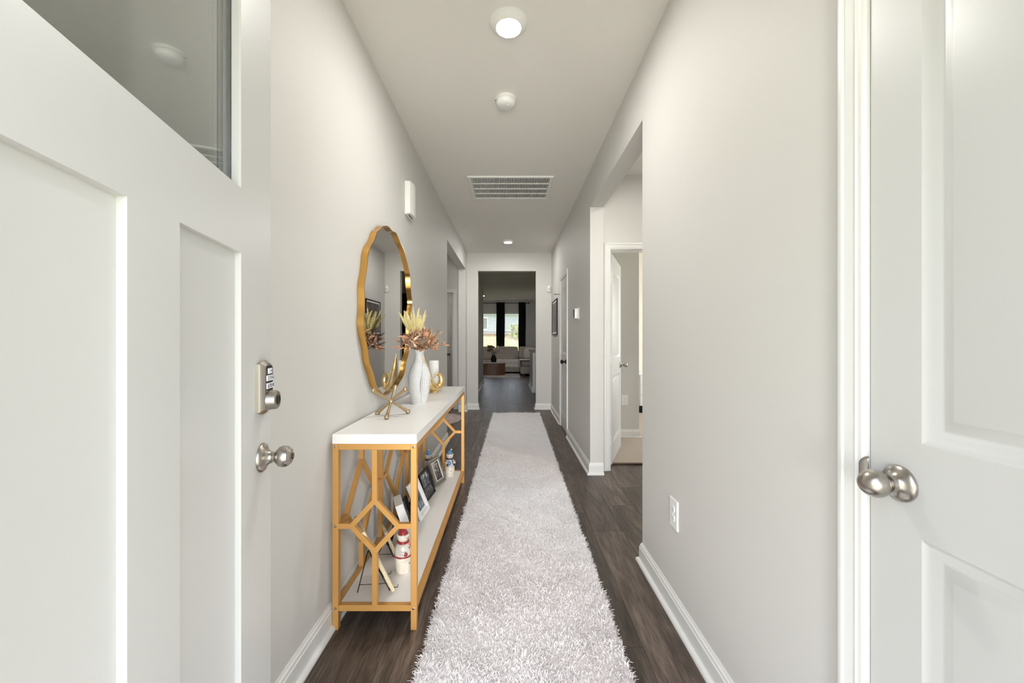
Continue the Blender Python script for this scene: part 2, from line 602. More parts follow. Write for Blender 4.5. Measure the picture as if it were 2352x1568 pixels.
WIN = [(-1.45, -0.43), (-0.33, 0.48)]
wall('wall_living_far', 'x', -3.72, 1.42, 15.4, 15.54, [(a, c, 0.78, 2.28) for a, c in WIN], 'far living room wall with the two blind-covered windows')
wall('wall_living_right', 'y', 12.02, 15.4, 1.3, 1.42, [], 'right wall of the living room beside the sofa')
wall('wall_dining_far', 'x', 1.3, 4.12, 11.9, 12.02, [(1.78, 2.9, 0.85, 2.2)], 'far wall of the dining area behind the black sideboard')
wall('wall_dining_right', 'y', 6.95, 11.9, 4.0, 4.12, [], 'right wall of the dining area')

b = B(); b.box(-3.75, 4.2, -0.06, 15.54, 2.73, 2.85)
struct(b.obj('ceiling', 'ceiling'), 'flat off-white ceiling over the hallway and living room', 'ceiling')

floor = B().box(-3.75, 4.2, -0.06, 15.54, -0.06, -0.006).obj('floor', 'subfloor')
struct(floor, 'dark brown wood plank floor running along the hallway', 'floor')
PW, PL = 0.19, 1.22


def plank_mesh(x0, x1, y0, y1, bb=None):
    g, c = 0.0003, 0.0009
    own = bb is None
    bb = bb or B()
    xa, xb, ya, yb = x0 + g, x1 - g, y0 + g, y1 - g
    lo = [bb.bm.verts.new(p) for p in ((xa, ya, -0.006), (xb, ya, -0.006), (xb, yb, -0.006), (xa, yb, -0.006))]
    mi = [bb.bm.verts.new(p) for p in ((xa, ya, -c), (xb, ya, -c), (xb, yb, -c), (xa, yb, -c))]
    hi = [bb.bm.verts.new(p) for p in ((xa + c, ya + c, 0), (xb - c, ya + c, 0), (xb - c, yb - c, 0), (xa + c, yb - c, 0))]
    for u, v in ((lo, mi), (mi, hi)):
        for i in range(4):
            bb.face([u[i], u[(i + 1) % 4], v[(i + 1) % 4], v[i]])
    bb.face(hi)
    return bb


full = plank_mesh(-PW / 2, PW / 2, -PL / 2, PL / 2).mesh('floor_plank')
full.materials.append(M['plank'])
rest = B()
rnd = random.Random(3)
for k in range(-17, 19):
    x0 = 0.52 + PW * (k - 1)
    off = {0: 2.17 - 0.61, -4: 2.17, 1: 3.73, 2: 2.90, -1: 3.1}.get(k, rnd.uniform(0, PL))
    y = (off % PL) - PL
    while y < 15.4:
        xc, yc = x0 + PW / 2, y + PL / 2
        near = (-0.80 < xc < 0.76 and yc < 12.9) or (0.7 < xc < 1.40 and 2.0 < yc < 4.3) or (-1.3 < xc < -0.7 and 4.4 < yc < 7.2)
        if (0.9 < xc and 3.84 < y < 6.9) or y + PL < 0.45:
            y += PL
            continue
        if near:
            o = bpy.data.objects.new('floor_plank', full)
            COL.objects.link(o); o.parent = floor
            o.location = (xc, yc, 0)
        else:
            ya, yb = max(y, -0.06), min(y + PL, 15.4)
            if yb - ya > 0.05 and -3.7 < xc < 4.1:
                plank_mesh(x0, x0 + PW, ya, yb, rest)
        y += PL
o = rest.obj('floor_planks_rest', 'plank', floor)
o['kind'] = 'stuff'

# ------------------------------------------------------------------ trim
BASE = [(0, 0), (0.030, 0), (0.0295, 0.008), (0.026, 0.014), (0.020, 0.018), (0.0145, 0.0195), (0.0145, 0.078),
        (0.0115, 0.082), (0.0105, 0.092), (0.006, 0.097), (0.004, 0.104), (0, 0.104)]
CASE = [(0, 0), (0, 0.0075), (0.003, 0.0095), (0.011, 0.0100), (0.0145, 0.0125), (0.019, 0.0105), (0.040, 0.0130),
        (0.0435, 0.0165), (0.049, 0.0170), (0.0545, 0.0150), (0.057, 0.0120), (0.057, 0)]


def baseboard(name, path, label):
    b = B().sweep(path, BASE, lambda a, c, h: (a, c, h))
    return struct(b.obj(name, 'trim'), label, 'baseboard')


# a path is walked with the room on its left hand
baseboard('baseboard_left', [(XL - TW, 4.76), (XL, 4.76), (XL, 0.1)], 'white baseboard along the left hallway wall under the console table')
baseboard('baseboard_right', [(XR, 0.87), (XR, 2.16), (XR + TW, 2.16)], 'white baseboard below the outlet on the near right wall')
baseboard('baseboard_right_far', [(XR + TW, 3.575), (XR, 3.575), (XR, 4.945)], 'white baseboard on the right wall between alcove corner and closet door')
baseboard('baseboard_right_end', [(XR, 5.705), (XR, 6.95), (0.448, 6.95), (0.448, 7.07), (1.4, 7.07)], 'white baseboard turning the far right hallway corner')
baseboard('baseboard_end', [(-0.562, 7.07), (-0.562, 6.95), (XL, 6.95), (XL, 6.73), (XL - TW, 6.73)], 'white baseboard at the far left hallway corner')
baseboard('baseboard_passage', [(-0.88, 11.3), (-0.762, 11.3), (-0.762, 7.07)], 'white baseboard along the passage beyond the end opening')
baseboard('baseboard_closet', [(1.59, 5.84), (1.59, 4.92), (XR + TW, 4.92)], 'white baseboard below the outlet in the bedroom')
baseboard('baseboard_living', [(1.3, 15.4), (-3.6, 15.4)], 'white baseboard under the living room windows')


def door_trim(name, fn, a0, a1, depth, label, zt=2.036):
    """casing and jamb lining for an opening a0..a1; fn(along, z, out) -> xyz, out>0 towards the viewer's room"""
    b = B()
    r = 0.007
    b.sweep([(a1 + r, 0), (a1 + r, zt + r), (a0 - r, zt + r), (a0 - r, 0)], [(-o, h) for o, h in CASE], lambda a, z, h: fn(a, z, h))
    # jamb lining
    for p, q, z0, z1 in ((a0 - 0.018 - 0.002, a0 - 0.002, 0, zt + 0.02), (a1 + 0.002, a1 + 0.020, 0, zt + 0.02), (a0 - 0.002, a1 + 0.002, zt + 0.002, zt + 0.02)):
        c = [fn(p, z0, 0.0005), fn(q, z1, -depth)]
        lo = [min(u, v) for u, v in zip(*c)]; hi = [max(u, v) for u, v in zip(*c)]
        b.box(lo[0], hi[0], lo[1], hi[1], lo[2], hi[2])
    return struct(b.obj(name, 'trim', smooth=30), label, 'trim')


door_trim('trim_1', lambda a, z, h: (XR - h, a, z), 0.182, 0.793, TW, 'white casing around the near right closet door')
door_trim('trim_2', lambda a, z, h: (XR - h, a, z), 5.019, 5.631, TW, 'white casing around the narrow closet door on the far right wall')
door_trim('trim_3', lambda a, z, h: (a, 3.68 - h, z), 0.930, 1.693, TW, 'white casing around the open bedroom door')
door_trim('trim_4', lambda a, z, h: (a, 6.95 - h, z), -1.760, -0.995, TW, 'white casing around the left vestibule door')

# ------------------------------------------------------------------ doors
RING = [(0, 0), (0.002, -0.001), (0.010, -0.005), (0.0125, -0.0058), (0.014, -0.0062), (0.023, -0.0105), (0.027, -0.011), (0.029, -0.0107), (0.046, -0.0035), (0.048, -0.0030)]
SHAKER = [(0, 0), (0.0006, -0.0112), (0.002, -0.0115)]


def slab(b, w, h, t, panels, z0=0.0):
    """door slab; panels (x0, x1, z0, z1, ring, hole)"""
    xs = sorted({0, w, *[p[0] for p in panels], *[p[1] for p in panels]})
    zs = sorted({z0, h, *[p[2] for p in panels], *[p[3] for p in panels]})
    for side in (0, 1):
        Y = (lambda d: d) if side == 0 else (lambda d: -t - d)
        cache = {}

        def V(x, z, d=0.0):
            k = (round(x, 5), round(z, 5), round(d, 5))
            if k not in cache:
                cache[k] = b.bm.verts.new((x, Y(d), z))
            return cache[k]
        for i in range(len(xs) - 1):
            for j in range(len(zs) - 1):
                cx, cz = (xs[i] + xs[i + 1]) / 2, (zs[j] + zs[j + 1]) / 2
                if any(p[0] < cx < p[1] and p[2] < cz < p[3] for p in panels):
                    continue
                b.face([V(xs[i], zs[j]), V(xs[i + 1], zs[j]), V(xs[i + 1], zs[j + 1]), V(xs[i], zs[j + 1])])
        for p in panels:
            ring = p[4]
            prev = None
            for ins, d in ring:
                q = [V(p[0] + ins, p[2] + ins, d), V(p[1] - ins, p[2] + ins, d), V(p[1] - ins, p[3] - ins, d), V(p[0] + ins, p[3] - ins, d)]
                if prev:
                    for i in range(4):
                        b.face([prev[i], prev[(i + 1) % 4], q[(i + 1) % 4], q[i]])
                prev = q
            if not p[5]:
                b.face(prev)
    for (xa, za), (xb, zb) in (((0, z0), (w, z0)), ((w, z0), (w, h)), ((w, h), (0, h)), ((0, h), (0, z0))):
        b.face([b.bm.verts.new(c) for c in ((xa, 0, za), (xb, 0, zb), (xb, -t, zb), (xa, -t, za))])
    bmesh.ops.remove_doubles(b.bm, verts=b.bm.verts[:], dist=1e-5)
    return b


def interior_panels(w, st=0.098):
    return [(st, w - st, 0.205, 0.853, RING, False), (st, w - st, 1.020, 1.905, RING, False)]


def egg_knob(parent, x, z, out, mt='nickel', both=True, egg=False):
    """door knob whose axis leaves the door along local y (out = +1 front, -1 back)"""
    for sgn, y0 in ((1, 0.0), (-1, -0.035)) if both else ((1, 0.0),):
        mx = Matrix.Translation((x, y0, z)) @ Matrix.Rotation(R(-90) if sgn > 0 else R(90), 4, 'X')
        rose = B().lathe([(0, 0), (0.0345, 0), (0.0345, 0.003), (0.033, 0.006), (0.026, 0.010), (0.017, 0.015), (0.0145, 0.020), (0.0145, 0.026), (0, 0.026)], 32, mx)
        rs = rose.obj('rose', mt, parent, 40, True)
        if egg:
            k = B().ball((0, 0, 0.053), 0.025, (1.30, 0.92, 1.10), 26, 18, mx)
            k.lathe([(0.011, 0.018), (0.0105, 0.034)], 20, mx)
        else:
            k = B().lathe([(0.011, 0.022), (0.0105, 0.034), (0.016, 0.038), (0.024, 0.046), (0.0275, 0.056), (0.0265, 0.066), (0.020, 0.073), (0.010, 0.0755), (0, 0.076)], 28, mx)
        k.obj('knob', mt, parent, 50, True)


def hinge(parent, x, y, z, m='plastic'):
    b = B()
    b.lathe([(0.006, -0.045), (0.006, 0.045)], 10, Matrix.Translation((x, y, z)))
    b.ball((x, y, z + 0.047), 0.006, u=8, v=6)
    b.box(x - 0.012, x + 0.012, y - 0.004, y - 0.001, z - 0.045, z + 0.045)
    return b.obj('hinge', m, parent, 40, True)


def place_door(o, loc, rotz):
    o.location = loc
    o.rotation_euler = (0, 0, rotz)


# front door: local x from the latch edge to the hinge, local y out of the face seen here
th = math.atan2(210, 914.7)
bw = 0.90
gl = (0.168, 0.735, 1.514, 1.925)
d1 = slab(B(), bw, 2.035, 0.044, [
    (0.168, 0.3836, 0.24, 1.381, SHAKER, False), (0.497, 0.713, 0.24, 1.381, SHAKER, False),
    (*gl, [(0, 0), (0.003, -0.004), (0.004, -0.016)], True)], 0.012)
door1 = d1.obj('door_1', 'door', None, 20, True)
place_door(door1, (-0.592, 0.984, 0), math.atan2(-math.cos(th), math.sin(th)))
struct(door1, 'white front door swung open at the left, with upper window and keypad lock', 'door')
g = gl
B().box(g[0] + 0.003, g[1] - 0.003, -0.0205, -0.0165, g[2] + 0.003, g[3] - 0.003).obj('glass_pane', 'doorglass', door1, None, True)
B().box(g[0] + 0.003, g[1] - 0.003, -0.0290, -0.0250, g[2] + 0.003, g[3] - 0.003).obj('glass_pane', 'doorglass', door1, None, True)
b = B().sweep([(g[0] + 0.004, g[2] + 0.004), (g[1] - 0.004, g[2] + 0.004), (g[1] - 0.004, g[3] - 0.004), (g[0] + 0.004, g[3] - 0.004)],
              [(0, -0.025), (0.006, -0.025), (0.006, -0.0205), (0, -0.0205)], lambda a, z, h: (a, h, z), True)
b.obj('glass_spacer', 'gasket', door1, None, True)

# keypad deadbolt on the front door
KX, KZ = 0.059, 1.092
b = B()
out = [(-0.033, -0.062), (-0.020, -0.065), (-0.010, -0.071), (0.010, -0.071), (0.020, -0.065), (0.033, -0.062),
       (0.033, 0.062), (0.020, 0.065), (0.010, 0.071), (-0.010, 0.071), (-0.020, 0.065), (-0.033, 0.062)]


def prism(b, outline, steps, fn):
    """stack of scaled copies of an outline: steps (scale_x, scale_z, out)"""
    rings = [[b.bm.verts.new(fn(x * sx, z * sz, h)) for x, z in outline] for sx, sz, h in steps]
    n = len(outline)
    for u, v in zip(rings, rings[1:]):
        for i in range(n):
            b.face([u[i], u[(i + 1) % n], v[(i + 1) % n], v[i]])
    b.face(rings[0]); b.face(rings[-1])
    return b


out = [(x, z * 0.88) for x, z in out]
fk = lambda x, z, h: (KX + x, h, KZ + z)
prism(b, out, [(1, 1, 0), (1, 1, 0.006), (0.97, 0.98, 0.008), (0.74, 0.88, 0.0155), (0.70, 0.86, 0.016)], fk)
lock = b.obj('keypad_lock', 'nickel', door1, 25, True)
b = B()
prism(b, [(-0.0205, -0.012), (0.0205, -0.012), (0.0205, 0.043), (0.012, 0.050), (-0.012, 0.050), (-0.0205, 0.043)], [(1, 1, 0.015), (1, 1, 0.0172)], fk)
b.obj('keypad_face', 'bronze', lock, 25, True)
B().box(KX - 0.012, KX + 0.012, 0.017, 0.0190, KZ + 0.031, KZ + 0.044, 0.0008).obj('lock_button', 'key', lock, None, True)
B().box(KX - 0.009, KX - 0.001, 0.0190, 0.0193, KZ + 0.0365, KZ + 0.0385).obj('lock_mark', 'keytext', lock, None, True)
for row, s in ((0.0215, '12345'), (0.0035, '67890')):
    for i, ch in enumerate(s):
        x = KX + 0.0168 - i * 0.0084
        B().box(x - 0.0041, x + 0.0041, 0.017, 0.0195, KZ + row - 0.0065, KZ + row + 0.0065, 0.0006).obj('number_key', 'key', lock, None, True)
        cu = bpy.data.curves.new('numeral', 'FONT')
        cu.body = ch; cu.size = 0.012; cu.align_x = 'CENTER'; cu.align_y = 'CENTER'; cu.extrude = 0.0002
        cu.materials.append(M['keytext'])
        t = bpy.data.objects.new('numeral', cu); COL.objects.link(t); t.parent = lock
        t.matrix_local = Matrix.Translation((x, 0.0197, KZ + row)) @ Matrix.Rotation(R(180), 4, 'Z') @ Matrix.Rotation(R(90), 4, 'X')
mx = Matrix.Translation((KX, 0.010, KZ - 0.030)) @ Matrix.Rotation(R(-90), 4, 'X')
B().lathe([(0, 0), (0.0245, 0), (0.0215, 0.023), (0.0195, 0.025), (0, 0.025)], 30, mx).obj('lock_cylinder', 'nickel', lock, 30, True)
B().lathe([(0, 0.025), (0.012, 0.025), (0.011, 0.0265), (0.0095, 0.0255), (0, 0.0258)], 24, mx).obj('key_plug', 'bronze', lock, 30, True)
B().box(-0.001, 0.001, -0.005, 0.005, 0.0255, 0.0264, mx=mx).obj('key_slot', 'plastic_dark', lock, None, True)
# front door knob
mx = Matrix.Translation((0.059, 0, 0.928)) @ Matrix.Rotation(R(-90), 4, 'X') @ Matrix.Diagonal((0.97, 0.97, 0.82, 1))
B().lathe([(0, 0), (0.0345, 0), (0.0345, 0.004), (0.031, 0.009), (0.022, 0.014), (0.015, 0.021), (0.0135, 0.028), (0, 0.028)], 36, mx).obj('rose', 'nickel', door1, 40, True)
kn = B().lathe([(0.0115, 0.026), (0.0125, 0.036), (0.017, 0.040), (0.023, 0.046), (0.0255, 0.055), (0.0250, 0.064), (0.0225, 0.071), (0.0215, 0.0712), (0.0205, 0.0722), (0.018, 0.077), (0.013, 0.080), (0, 0.0805)], 36, mx).obj('knob', 'nickel', door1, 35, True)
B().lathe([(0, 0.080), (0.0085, 0.080), (0.0075, 0.0825), (0, 0.082)], 20, mx).obj('key_plug', 'bronze', kn, 30, True)

# near right closet door: local x from the latch edge back towards the entry, local y out into the hall
door2 = slab(B(), 0.608, 2.032, 0.035, interior_panels(0.608), 0.012).obj('door_2', 'door', None, 25, True)
place_door(door2, (XR - 0.0005, 0.7915, 0), R(-90))
struct(door2, 'closed white two-panel closet door at the right edge with egg knob', 'door')


def flip_door(o):
    for v in o.data.vertices:
        v.co.y = -v.co.y
    o.data.flip_normals()


flip_door(door2)            # face towards -X after the turn


def knob_axis(parent, x, y0, z, sgn, mt, egg=False, drop=0.0):
    mx = Matrix.Translation((x, y0, z)) @ Matrix.Rotation(R(-90) if sgn > 0 else R(90), 4, 'X')
    B().lathe([(0, 0), (0.0328, 0), (0.0328, 0.003), (0.0315, 0.006), (0.025, 0.0095), (0.0170, 0.014), (0.0150, 0.019), (0.0150, 0.024), (0, 0.024)], 36, mx).obj('rose', mt, parent, 40, True)
    if egg:
        pr = []
        for i in range(25):
            a = PI * i / 24
            h = 0.0495 - 0.0228 * math.cos(a)
            r = 0.0250 * math.sin(a) ** 0.9 * (1.0 - 0.10 * math.cos(a) * -1) if 0 < i < 24 else 0
            pr.append((r, h))
        k = B().lathe(pr, 32, mx)
        k.lathe([(0.0115, 0.022), (0.011, 0.040)], 20, mx)
    else:
        k = B().lathe([(0.011, 0.026), (0.0105, 0.036), (0.016, 0.040), (0.024, 0.048), (0.0275, 0.058), (0.0265, 0.068), (0.020, 0.075), (0.010, 0.0775), (0, 0.078)], 28, mx)
    k.obj('knob', mt, parent, 60, True)


knob_axis(door2, 0.060, 0.0, 0.938, -1, 'nickel', True)
b = B()                # curved lip of the strike plate
fnl = lambda u, v: (0.001 - 0.0135 * u - 0.0025, -0.002 - 0.012 * math.sin(u * PI / 2) * 0.55 - 0.002 * u, 0.938 + (v - 0.5) * (0.062 - 0.030 * u ** 2.2))
b.grid(fnl, 8, 8)
o = b.obj('strike_lip', 'nickel', door2, 60, True)
md = o.modifiers.new('thick', 'SOLIDIFY'); md.thickness = 0.0016

# narrow hall closet door on the far right wall
door3 = slab(B(), 0.608, 2.032, 0.035, interior_panels(0.608), 0.012).obj('door_3', 'door', None, 25, True)
flip_door(door3)
place_door(door3, (XR - 0.0005, 5.629, 0), R(-90))
struct(door3, 'closed narrow white closet door on the far right wall with dark knob', 'door')
knob_axis(door3, 0.548, 0.0, 0.93, -1, 'bronze')
for z in (0.25, 1.05, 1.80):
    b = B(); b.lathe([(0.0065, -0.045), (0.0065, 0.045)], 10, Matrix.Translation((-0.003, -0.010, z)))
    b.box(-0.016, 0.014, -0.004, -0.001, z - 0.045, z + 0.045)
    b.obj('hinge', 'plastic', door3, 40, True)
b = B().tube([(-0.003, -0.010, 1.852), (-0.004, -0.030, 1.854), (-0.010, -0.075, 1.856)], 0.004, 8)
b.lathe([(0.007, 0), (0.007, 0.02)], 10, Matrix.Translation((-0.010, -0.072, 1.856)) @ Matrix.Rotation(R(90), 4, 'X'))
b.obj('hinge_door_stop', 'bronze', door3, 40, True)

# open bedroom door: local x from the hinge to the latch edge, local -y is the face seen from the hall
door4 = slab(B(), 0.76, 2.032, 0.035, interior_panels(0.76, 0.11), 0.018).obj('door_4', 'door', None, 25, True)
place_door(door4, (0.934, 3.808, 0), R(90 - 21.9))
struct(door4, 'open white two-panel bedroom door beyond the right side alcove', 'door')
knob_axis(door4, 0.70, 0.0, 0.93, 1, 'nickel')
knob_axis(door4, 0.70, -0.035, 0.93, -1, 'nickel')
for z in (0.25, 1.03, 1.80):
    b = B(); b.box(-0.0035, -0.0005, -0.031, -0.004, z - 0.045, z + 0.045); b.lathe([(0.006, -0.045), (0.006, 0.045)], 10, Matrix.Translation((-0.004, 0.004, z)))
    b.obj('hinge', 'plastic', door4, 40, True)

# open door of the left vestibule
door5 = slab(B(), 0.76, 2.032, 0.035, interior_panels(0.76, 0.11), 0.015).obj('door_5', 'door', None, 25, True)
place_door(door5, (-1.032, 7.082, 0), R(90 + 12))
struct(door5, 'open white door leading off the left vestibule', 'door')
knob_axis(door5, 0.70, 0.0, 0.93, 1, 'bronze')
knob_axis(door5, 0.70, -0.035, 0.93, -1, 'bronze')
for z in (0.25, 1.05, 1.80):
    b = B(); b.box(0.0, 0.030, -0.0375, -0.0355, z - 0.045, z + 0.045); b.lathe([(0.006, -0.045), (0.006, 0.045)], 10, Matrix.Translation((-0.004, -0.040, z)))
    b.obj('hinge', 'plastic', door5, 40, True)

# bedroom carpet and threshold
b = B(); b.box(XR + TW, 4.0, 3.865, 6.94, 0, 0.014)
struct(b.obj('floor_bedroom', 'carpet'), 'beige carpet inside the bedroom doorway', 'carpet')
b = B(); b.box(0.93, 1.693, 3.845, 3.875, 0, 0.016, 0.004)
struct(b.obj('trim_threshold', 'strip'), 'brown threshold strip at the bedroom carpet edge', 'threshold')

# ------------------------------------------------------------------ ceiling fittings


def ceiling_light(x, y, ring, lens, label, lens_mat='lens'):
    t = thing('ceiling_light', label, 'ceiling light', (x, y, 2.73))
    s = ring
    b = B().lathe([(0, -0.0), (s, 0), (s, -0.004), (s * 0.97, -0.008), (s * 0.85, -0.017), (s * 0.74, -0.026), (lens + 0.002, -0.030), (lens, -0.0285)], 48)
    b.obj('trim_ring', 'plastic', t, 60, True)
    B().lathe([(lens, -0.0285), (lens * 0.9, -0.031), (lens * 0.6, -0.0325), (0, -0.033)], 40, caps=False).obj('lens', lens_mat, t, 60, True)
    return t


ceiling_light(-0.008, 1.915, 0.092, 0.058, 'lit round ceiling light nearest the front door')
ceiling_light(-0.035, 6.10, 0.082, 0.058, 'small lit ceiling light near the far end of the hallway')
ceiling_light(-0.93, 13.4, 0.085, 0.060, 'lit ceiling light in the far living room', 'lens_small')
ceiling_light(1.45, 2.9, 0.085, 0.060, 'added unseen ceiling light inside the right side alcove', 'lens_added')  # out-of-view fixture, added to brighten the alcove and hall
ceiling_light(1.0, 13.0, 0.085, 0.060, 'added unseen ceiling light over the sofa chaise', 'lens_small')  # hidden from the camera, added to light the living room
ceiling_light(-1.75, 8.3, 0.085, 0.060, 'added unseen ceiling light in the grey room behind the left side door', 'lens_added')  # added out of sight to lighten the room past the open door
ceiling_light(-1.6, 5.75, 0.085, 0.060, 'added unseen ceiling light inside the left side vestibule', 'lens_small')  # added behind the left wall to lift the vestibule
ceiling_light(2.4, 9.6, 0.085, 0.060, 'added unseen ceiling light over the dining area', 'lens_small')  # assumed fixture, added unseen as extra light beyond the end opening

t = thing('smoke_detector', 'round white smoke detector on the hallway ceiling between light and grille', 'smoke detector', (-0.028, 2.52, 2.73))
B().lathe([(0, 0), (0.064, 0), (0.065, -0.010), (0.062, -0.014), (0, -0.014)], 40).obj('mounting_base', 'plastic', t, 40, True)
b = B().lathe([(0, -0.014), (0.058, -0.014), (0.061, -0.019), (0.058, -0.036), (0.050, -0.045), (0.034, -0.049), (0, -0.050)], 40)
b.obj('cover', 'plastic', t, 35, True)
b = B()
for k in range(5):
    a0, a1 = R(230 + k * 16), R(240 + k * 16)
    b.tube([(0.036 * math.cos(a0), 0.036 * math.sin(a0), -0.0490), (0.036 * math.cos(a1), 0.036 * math.sin(a1), -0.0490)], 0.0016, 6)
b.lathe([(0.009, -0.0495), (0.008, -0.0525), (0, -0.053)], 16, Matrix.Translation((0.012, -0.012, 0)))
b.obj('test_button', 'plastic', t, 40, True)
B().ball((-0.063, -0.012, -0.018), 0.004, u=8, v=6).obj('indicator_light', 'slot', t, 40, True)

t = thing('return_air_grille', 'white slotted return air grille in the hallway ceiling', 'air vent', (0.002, 3.995, 2.73))
vw, vd = 0.404, 0.295
B().sweep([(-vw, -vd), (vw, -vd), (vw, vd), (-vw, vd)], [(0, 0), (0, -0.006), (0.006, -0.013), (0.034, -0.009), (0.036, -0.001)],
          lambda a, c, h: (a, c, h), True).obj('frame', 'plastic', t, None, True)
B().box(-vw + 0.03, vw - 0.03, -vd + 0.03, vd - 0.03, -0.0012, -0.0002).obj('duct_shade_sheet', 'dark', t, None, True)  # dark sheet on the flat ceiling, duct shade put into its colour
ih = vd - 0.036
for k in (1, 2, 3):
    y = -ih + 2 * ih * k / 4
    B().box(-vw + 0.035, vw - 0.035, y - 0.007, y + 0.007, -0.012, -0.002, 0.001).obj('cross_bar', 'plastic', t, None, True)
fin = None
NF = 46
for r in range(4):
    ya, yb = -ih + 2 * ih * r / 4 + 0.007, -ih + 2 * ih * (r + 1) / 4 - 0.007
    for i in range(NF):
        x = -vw + 0.045 + (2 * vw - 0.09) * i / (NF - 1)
        if fin is None:
            fin = B().box(-0.003, 0.003, -(yb - ya) / 2, (yb - ya) / 2, -0.005, 0.004, mx=Matrix.Rotation(R(32), 4, 'Y')).obj('louvre_fin', 'plastic', t, None, True)
            fin.location = (x, (ya + yb) / 2, -0.006)
        else:
            put(None, 'louvre_fin', fin, t, Matrix.Translation((x, (ya + yb) / 2, -0.006)))
for x in (-vw + 0.018, vw - 0.018):
    B().lathe([(0.004, 0), (0.0035, -0.003), (0, -0.0035)], 10, Matrix.Translation((x, 0.12, -0.011))).obj('screw', 'plastic', t, 40, True)

# ------------------------------------------------------------------ wall fittings
t = thing('door_chime', 'white curved door chime box high on the left wall above the mirror', 'door chime', (XL, 2.93, 2.175))
B().box(0, 0.016, -0.085, 0.085, -0.07, 0.17, 0.004).obj('back_plate', 'plastic', t, None, True)
b = B()
arc = [(0.016 + 0.036 * math.sin(PI * (0.18 + 0.64 * i / 16)) ** 0.7 * 1.0, -0.085 + 0.17 * i / 16) for i in range(17)]
pts = [(0.012, -0.085)] + arc + [(0.012, 0.085)]
prism(b, pts, [(1, 1, -0.065), (1, 1, 0.165)], lambda x, y, h: (x, y, h))
b.obj('cover', 'plastic', t, 35, True)
b = B()
for k in range(3):
    b.box(0.020, 0.026, -0.05 + k * 0.035, -0.05 + k * 0.035 + 0.024, -0.069, -0.064)
b.obj('speaker_slot', 'slot', t, None, True)


def outlet(name, label, loc, rotz, w=0.080, h=0.127):
    """plate in local x-z, facing local -y"""
    t = thing(name, label, 'outlet', loc, rotz)
    b = B()
    prism(b, [(-w / 2, -h / 2), (w / 2, -h / 2), (w / 2, h / 2), (-w / 2, h / 2)], [(1, 1, 0), (1, 1, 0.003), (0.93, 0.955, 0.0065)], lambda x, z, d: (x, -d, z))
    b.obj('cover_plate', 'plastic', t, None, True)
    for zc in (-0.0195, 0.0195):
        b = B()
        oval = [(0.0168 * math.cos(a), max(-0.0135, min(0.0135, 0.0168 * math.sin(a)))) for a in [2 * PI * i / 28 for i in range(28)]]
        prism(b, oval, [(1, 1, 0.005), (1, 1, 0.0085), (0.93, 0.93, 0.0092)], lambda x, z, d: (x, -d, zc + z))
        r = b.obj('receptacle', 'plastic', t, 30, True)
        for sx in (-0.0063, 0.0063):
            B().box(sx - 0.0011, sx + 0.0011, -0.0095, -0.0090, zc - 0.001, zc + 0.0065).obj('slot', 'slot', r, None, True)
        B().lathe([(0.0022, 0), (0.0022, 0.0004)], 10, Matrix.Translation((0, -0.0092, zc - 0.0075)) @ Matrix.Rotation(R(90), 4, 'X')).obj('ground_hole', 'slot', r, None, True)
    B().lathe([(0.0032, 0), (0.003, 0.001), (0, 0.0012)], 12, Matrix.Translation((0, -0.0065, 0)) @ Matrix.Rotation(R(90), 4, 'X')).obj('screw', 'plastic', t, 40, True)
    return t


outlet('wall_outlet', 'white double outlet low on the near right wall', (XR, 1.737, 0.447), R(-90))
outlet('wall_outlet', 'white double outlet on the closet wall seen through the bedroom doorway', (1.412, 4.92, 0.465), 0)

t = thing('thermostat', 'small white and black thermostat on the right wall', 'thermostat', (XR, 4.22, 1.485))
B().box(-0.006, 0, -0.078, 0.072, -0.062, 0.062, 0.002).obj('back_plate', 'plastic', t, None, True)
B().box(-0.042, -0.006, -0.045, 0.045, -0.052, 0.052, 0.004, 2).obj('body', 'plastic', t, 40, True)
B().box(-0.0435, -0.0418, -0.038, 0.038, -0.045, 0.045, 0.0006).obj('screen', 'plastic_dark', t, None, True)

t = thing('motion_sensor', 'small white motion sensor in the far right hallway corner', 'motion sensor', (0.675, 6.95, 2.10))
B().box(-0.028, 0.034, -0.006, 0, -0.05, 0.05, 0.002).obj('back_plate', 'plastic', t, None, True)
b = B()
prism(b, [(-0.028, -0.006), (-0.020, -0.030), (0.0, -0.040), (0.022, -0.034), (0.034, -0.006)], [(0.9, 0.9, -0.05), (1, 1, -0.03), (1, 1, 0.04), (0.85, 0.85, 0.052)], lambda x, y, h: (x, y, h))
b.obj('body', 'plastic', t, 30, True)
B().ball((0.002, -0.036, -0.005), 0.014, (1, 0.4, 1.3), 12, 8).obj('sensor_lens', 'stone', t, 60, True)

t = thing('framed_picture', 'black framed picture with white mat at the far right of the hallway', 'picture', (XR, 6.34, 1.29))
B().sweep([(-0.33, 0), (0.33, 0), (0.33, 0.55), (-0.33, 0.55)], [(0, 0), (0, -0.018), (0.003, -0.020), (0.014, -0.020), (0.017, -0.014), (0.017, 0)], lambda a, z, h: (h, a, z), True).obj('frame', 'black', t, None, True)
B().box(-0.012, -0.001, -0.31, 0.31, 0.018, 0.532).obj('mat_board', 'whitewood', t, None, True)
B().box(-0.0135, -0.012, -0.285, 0.285, 0.043, 0.507).obj('print', 'art', t, None, True)

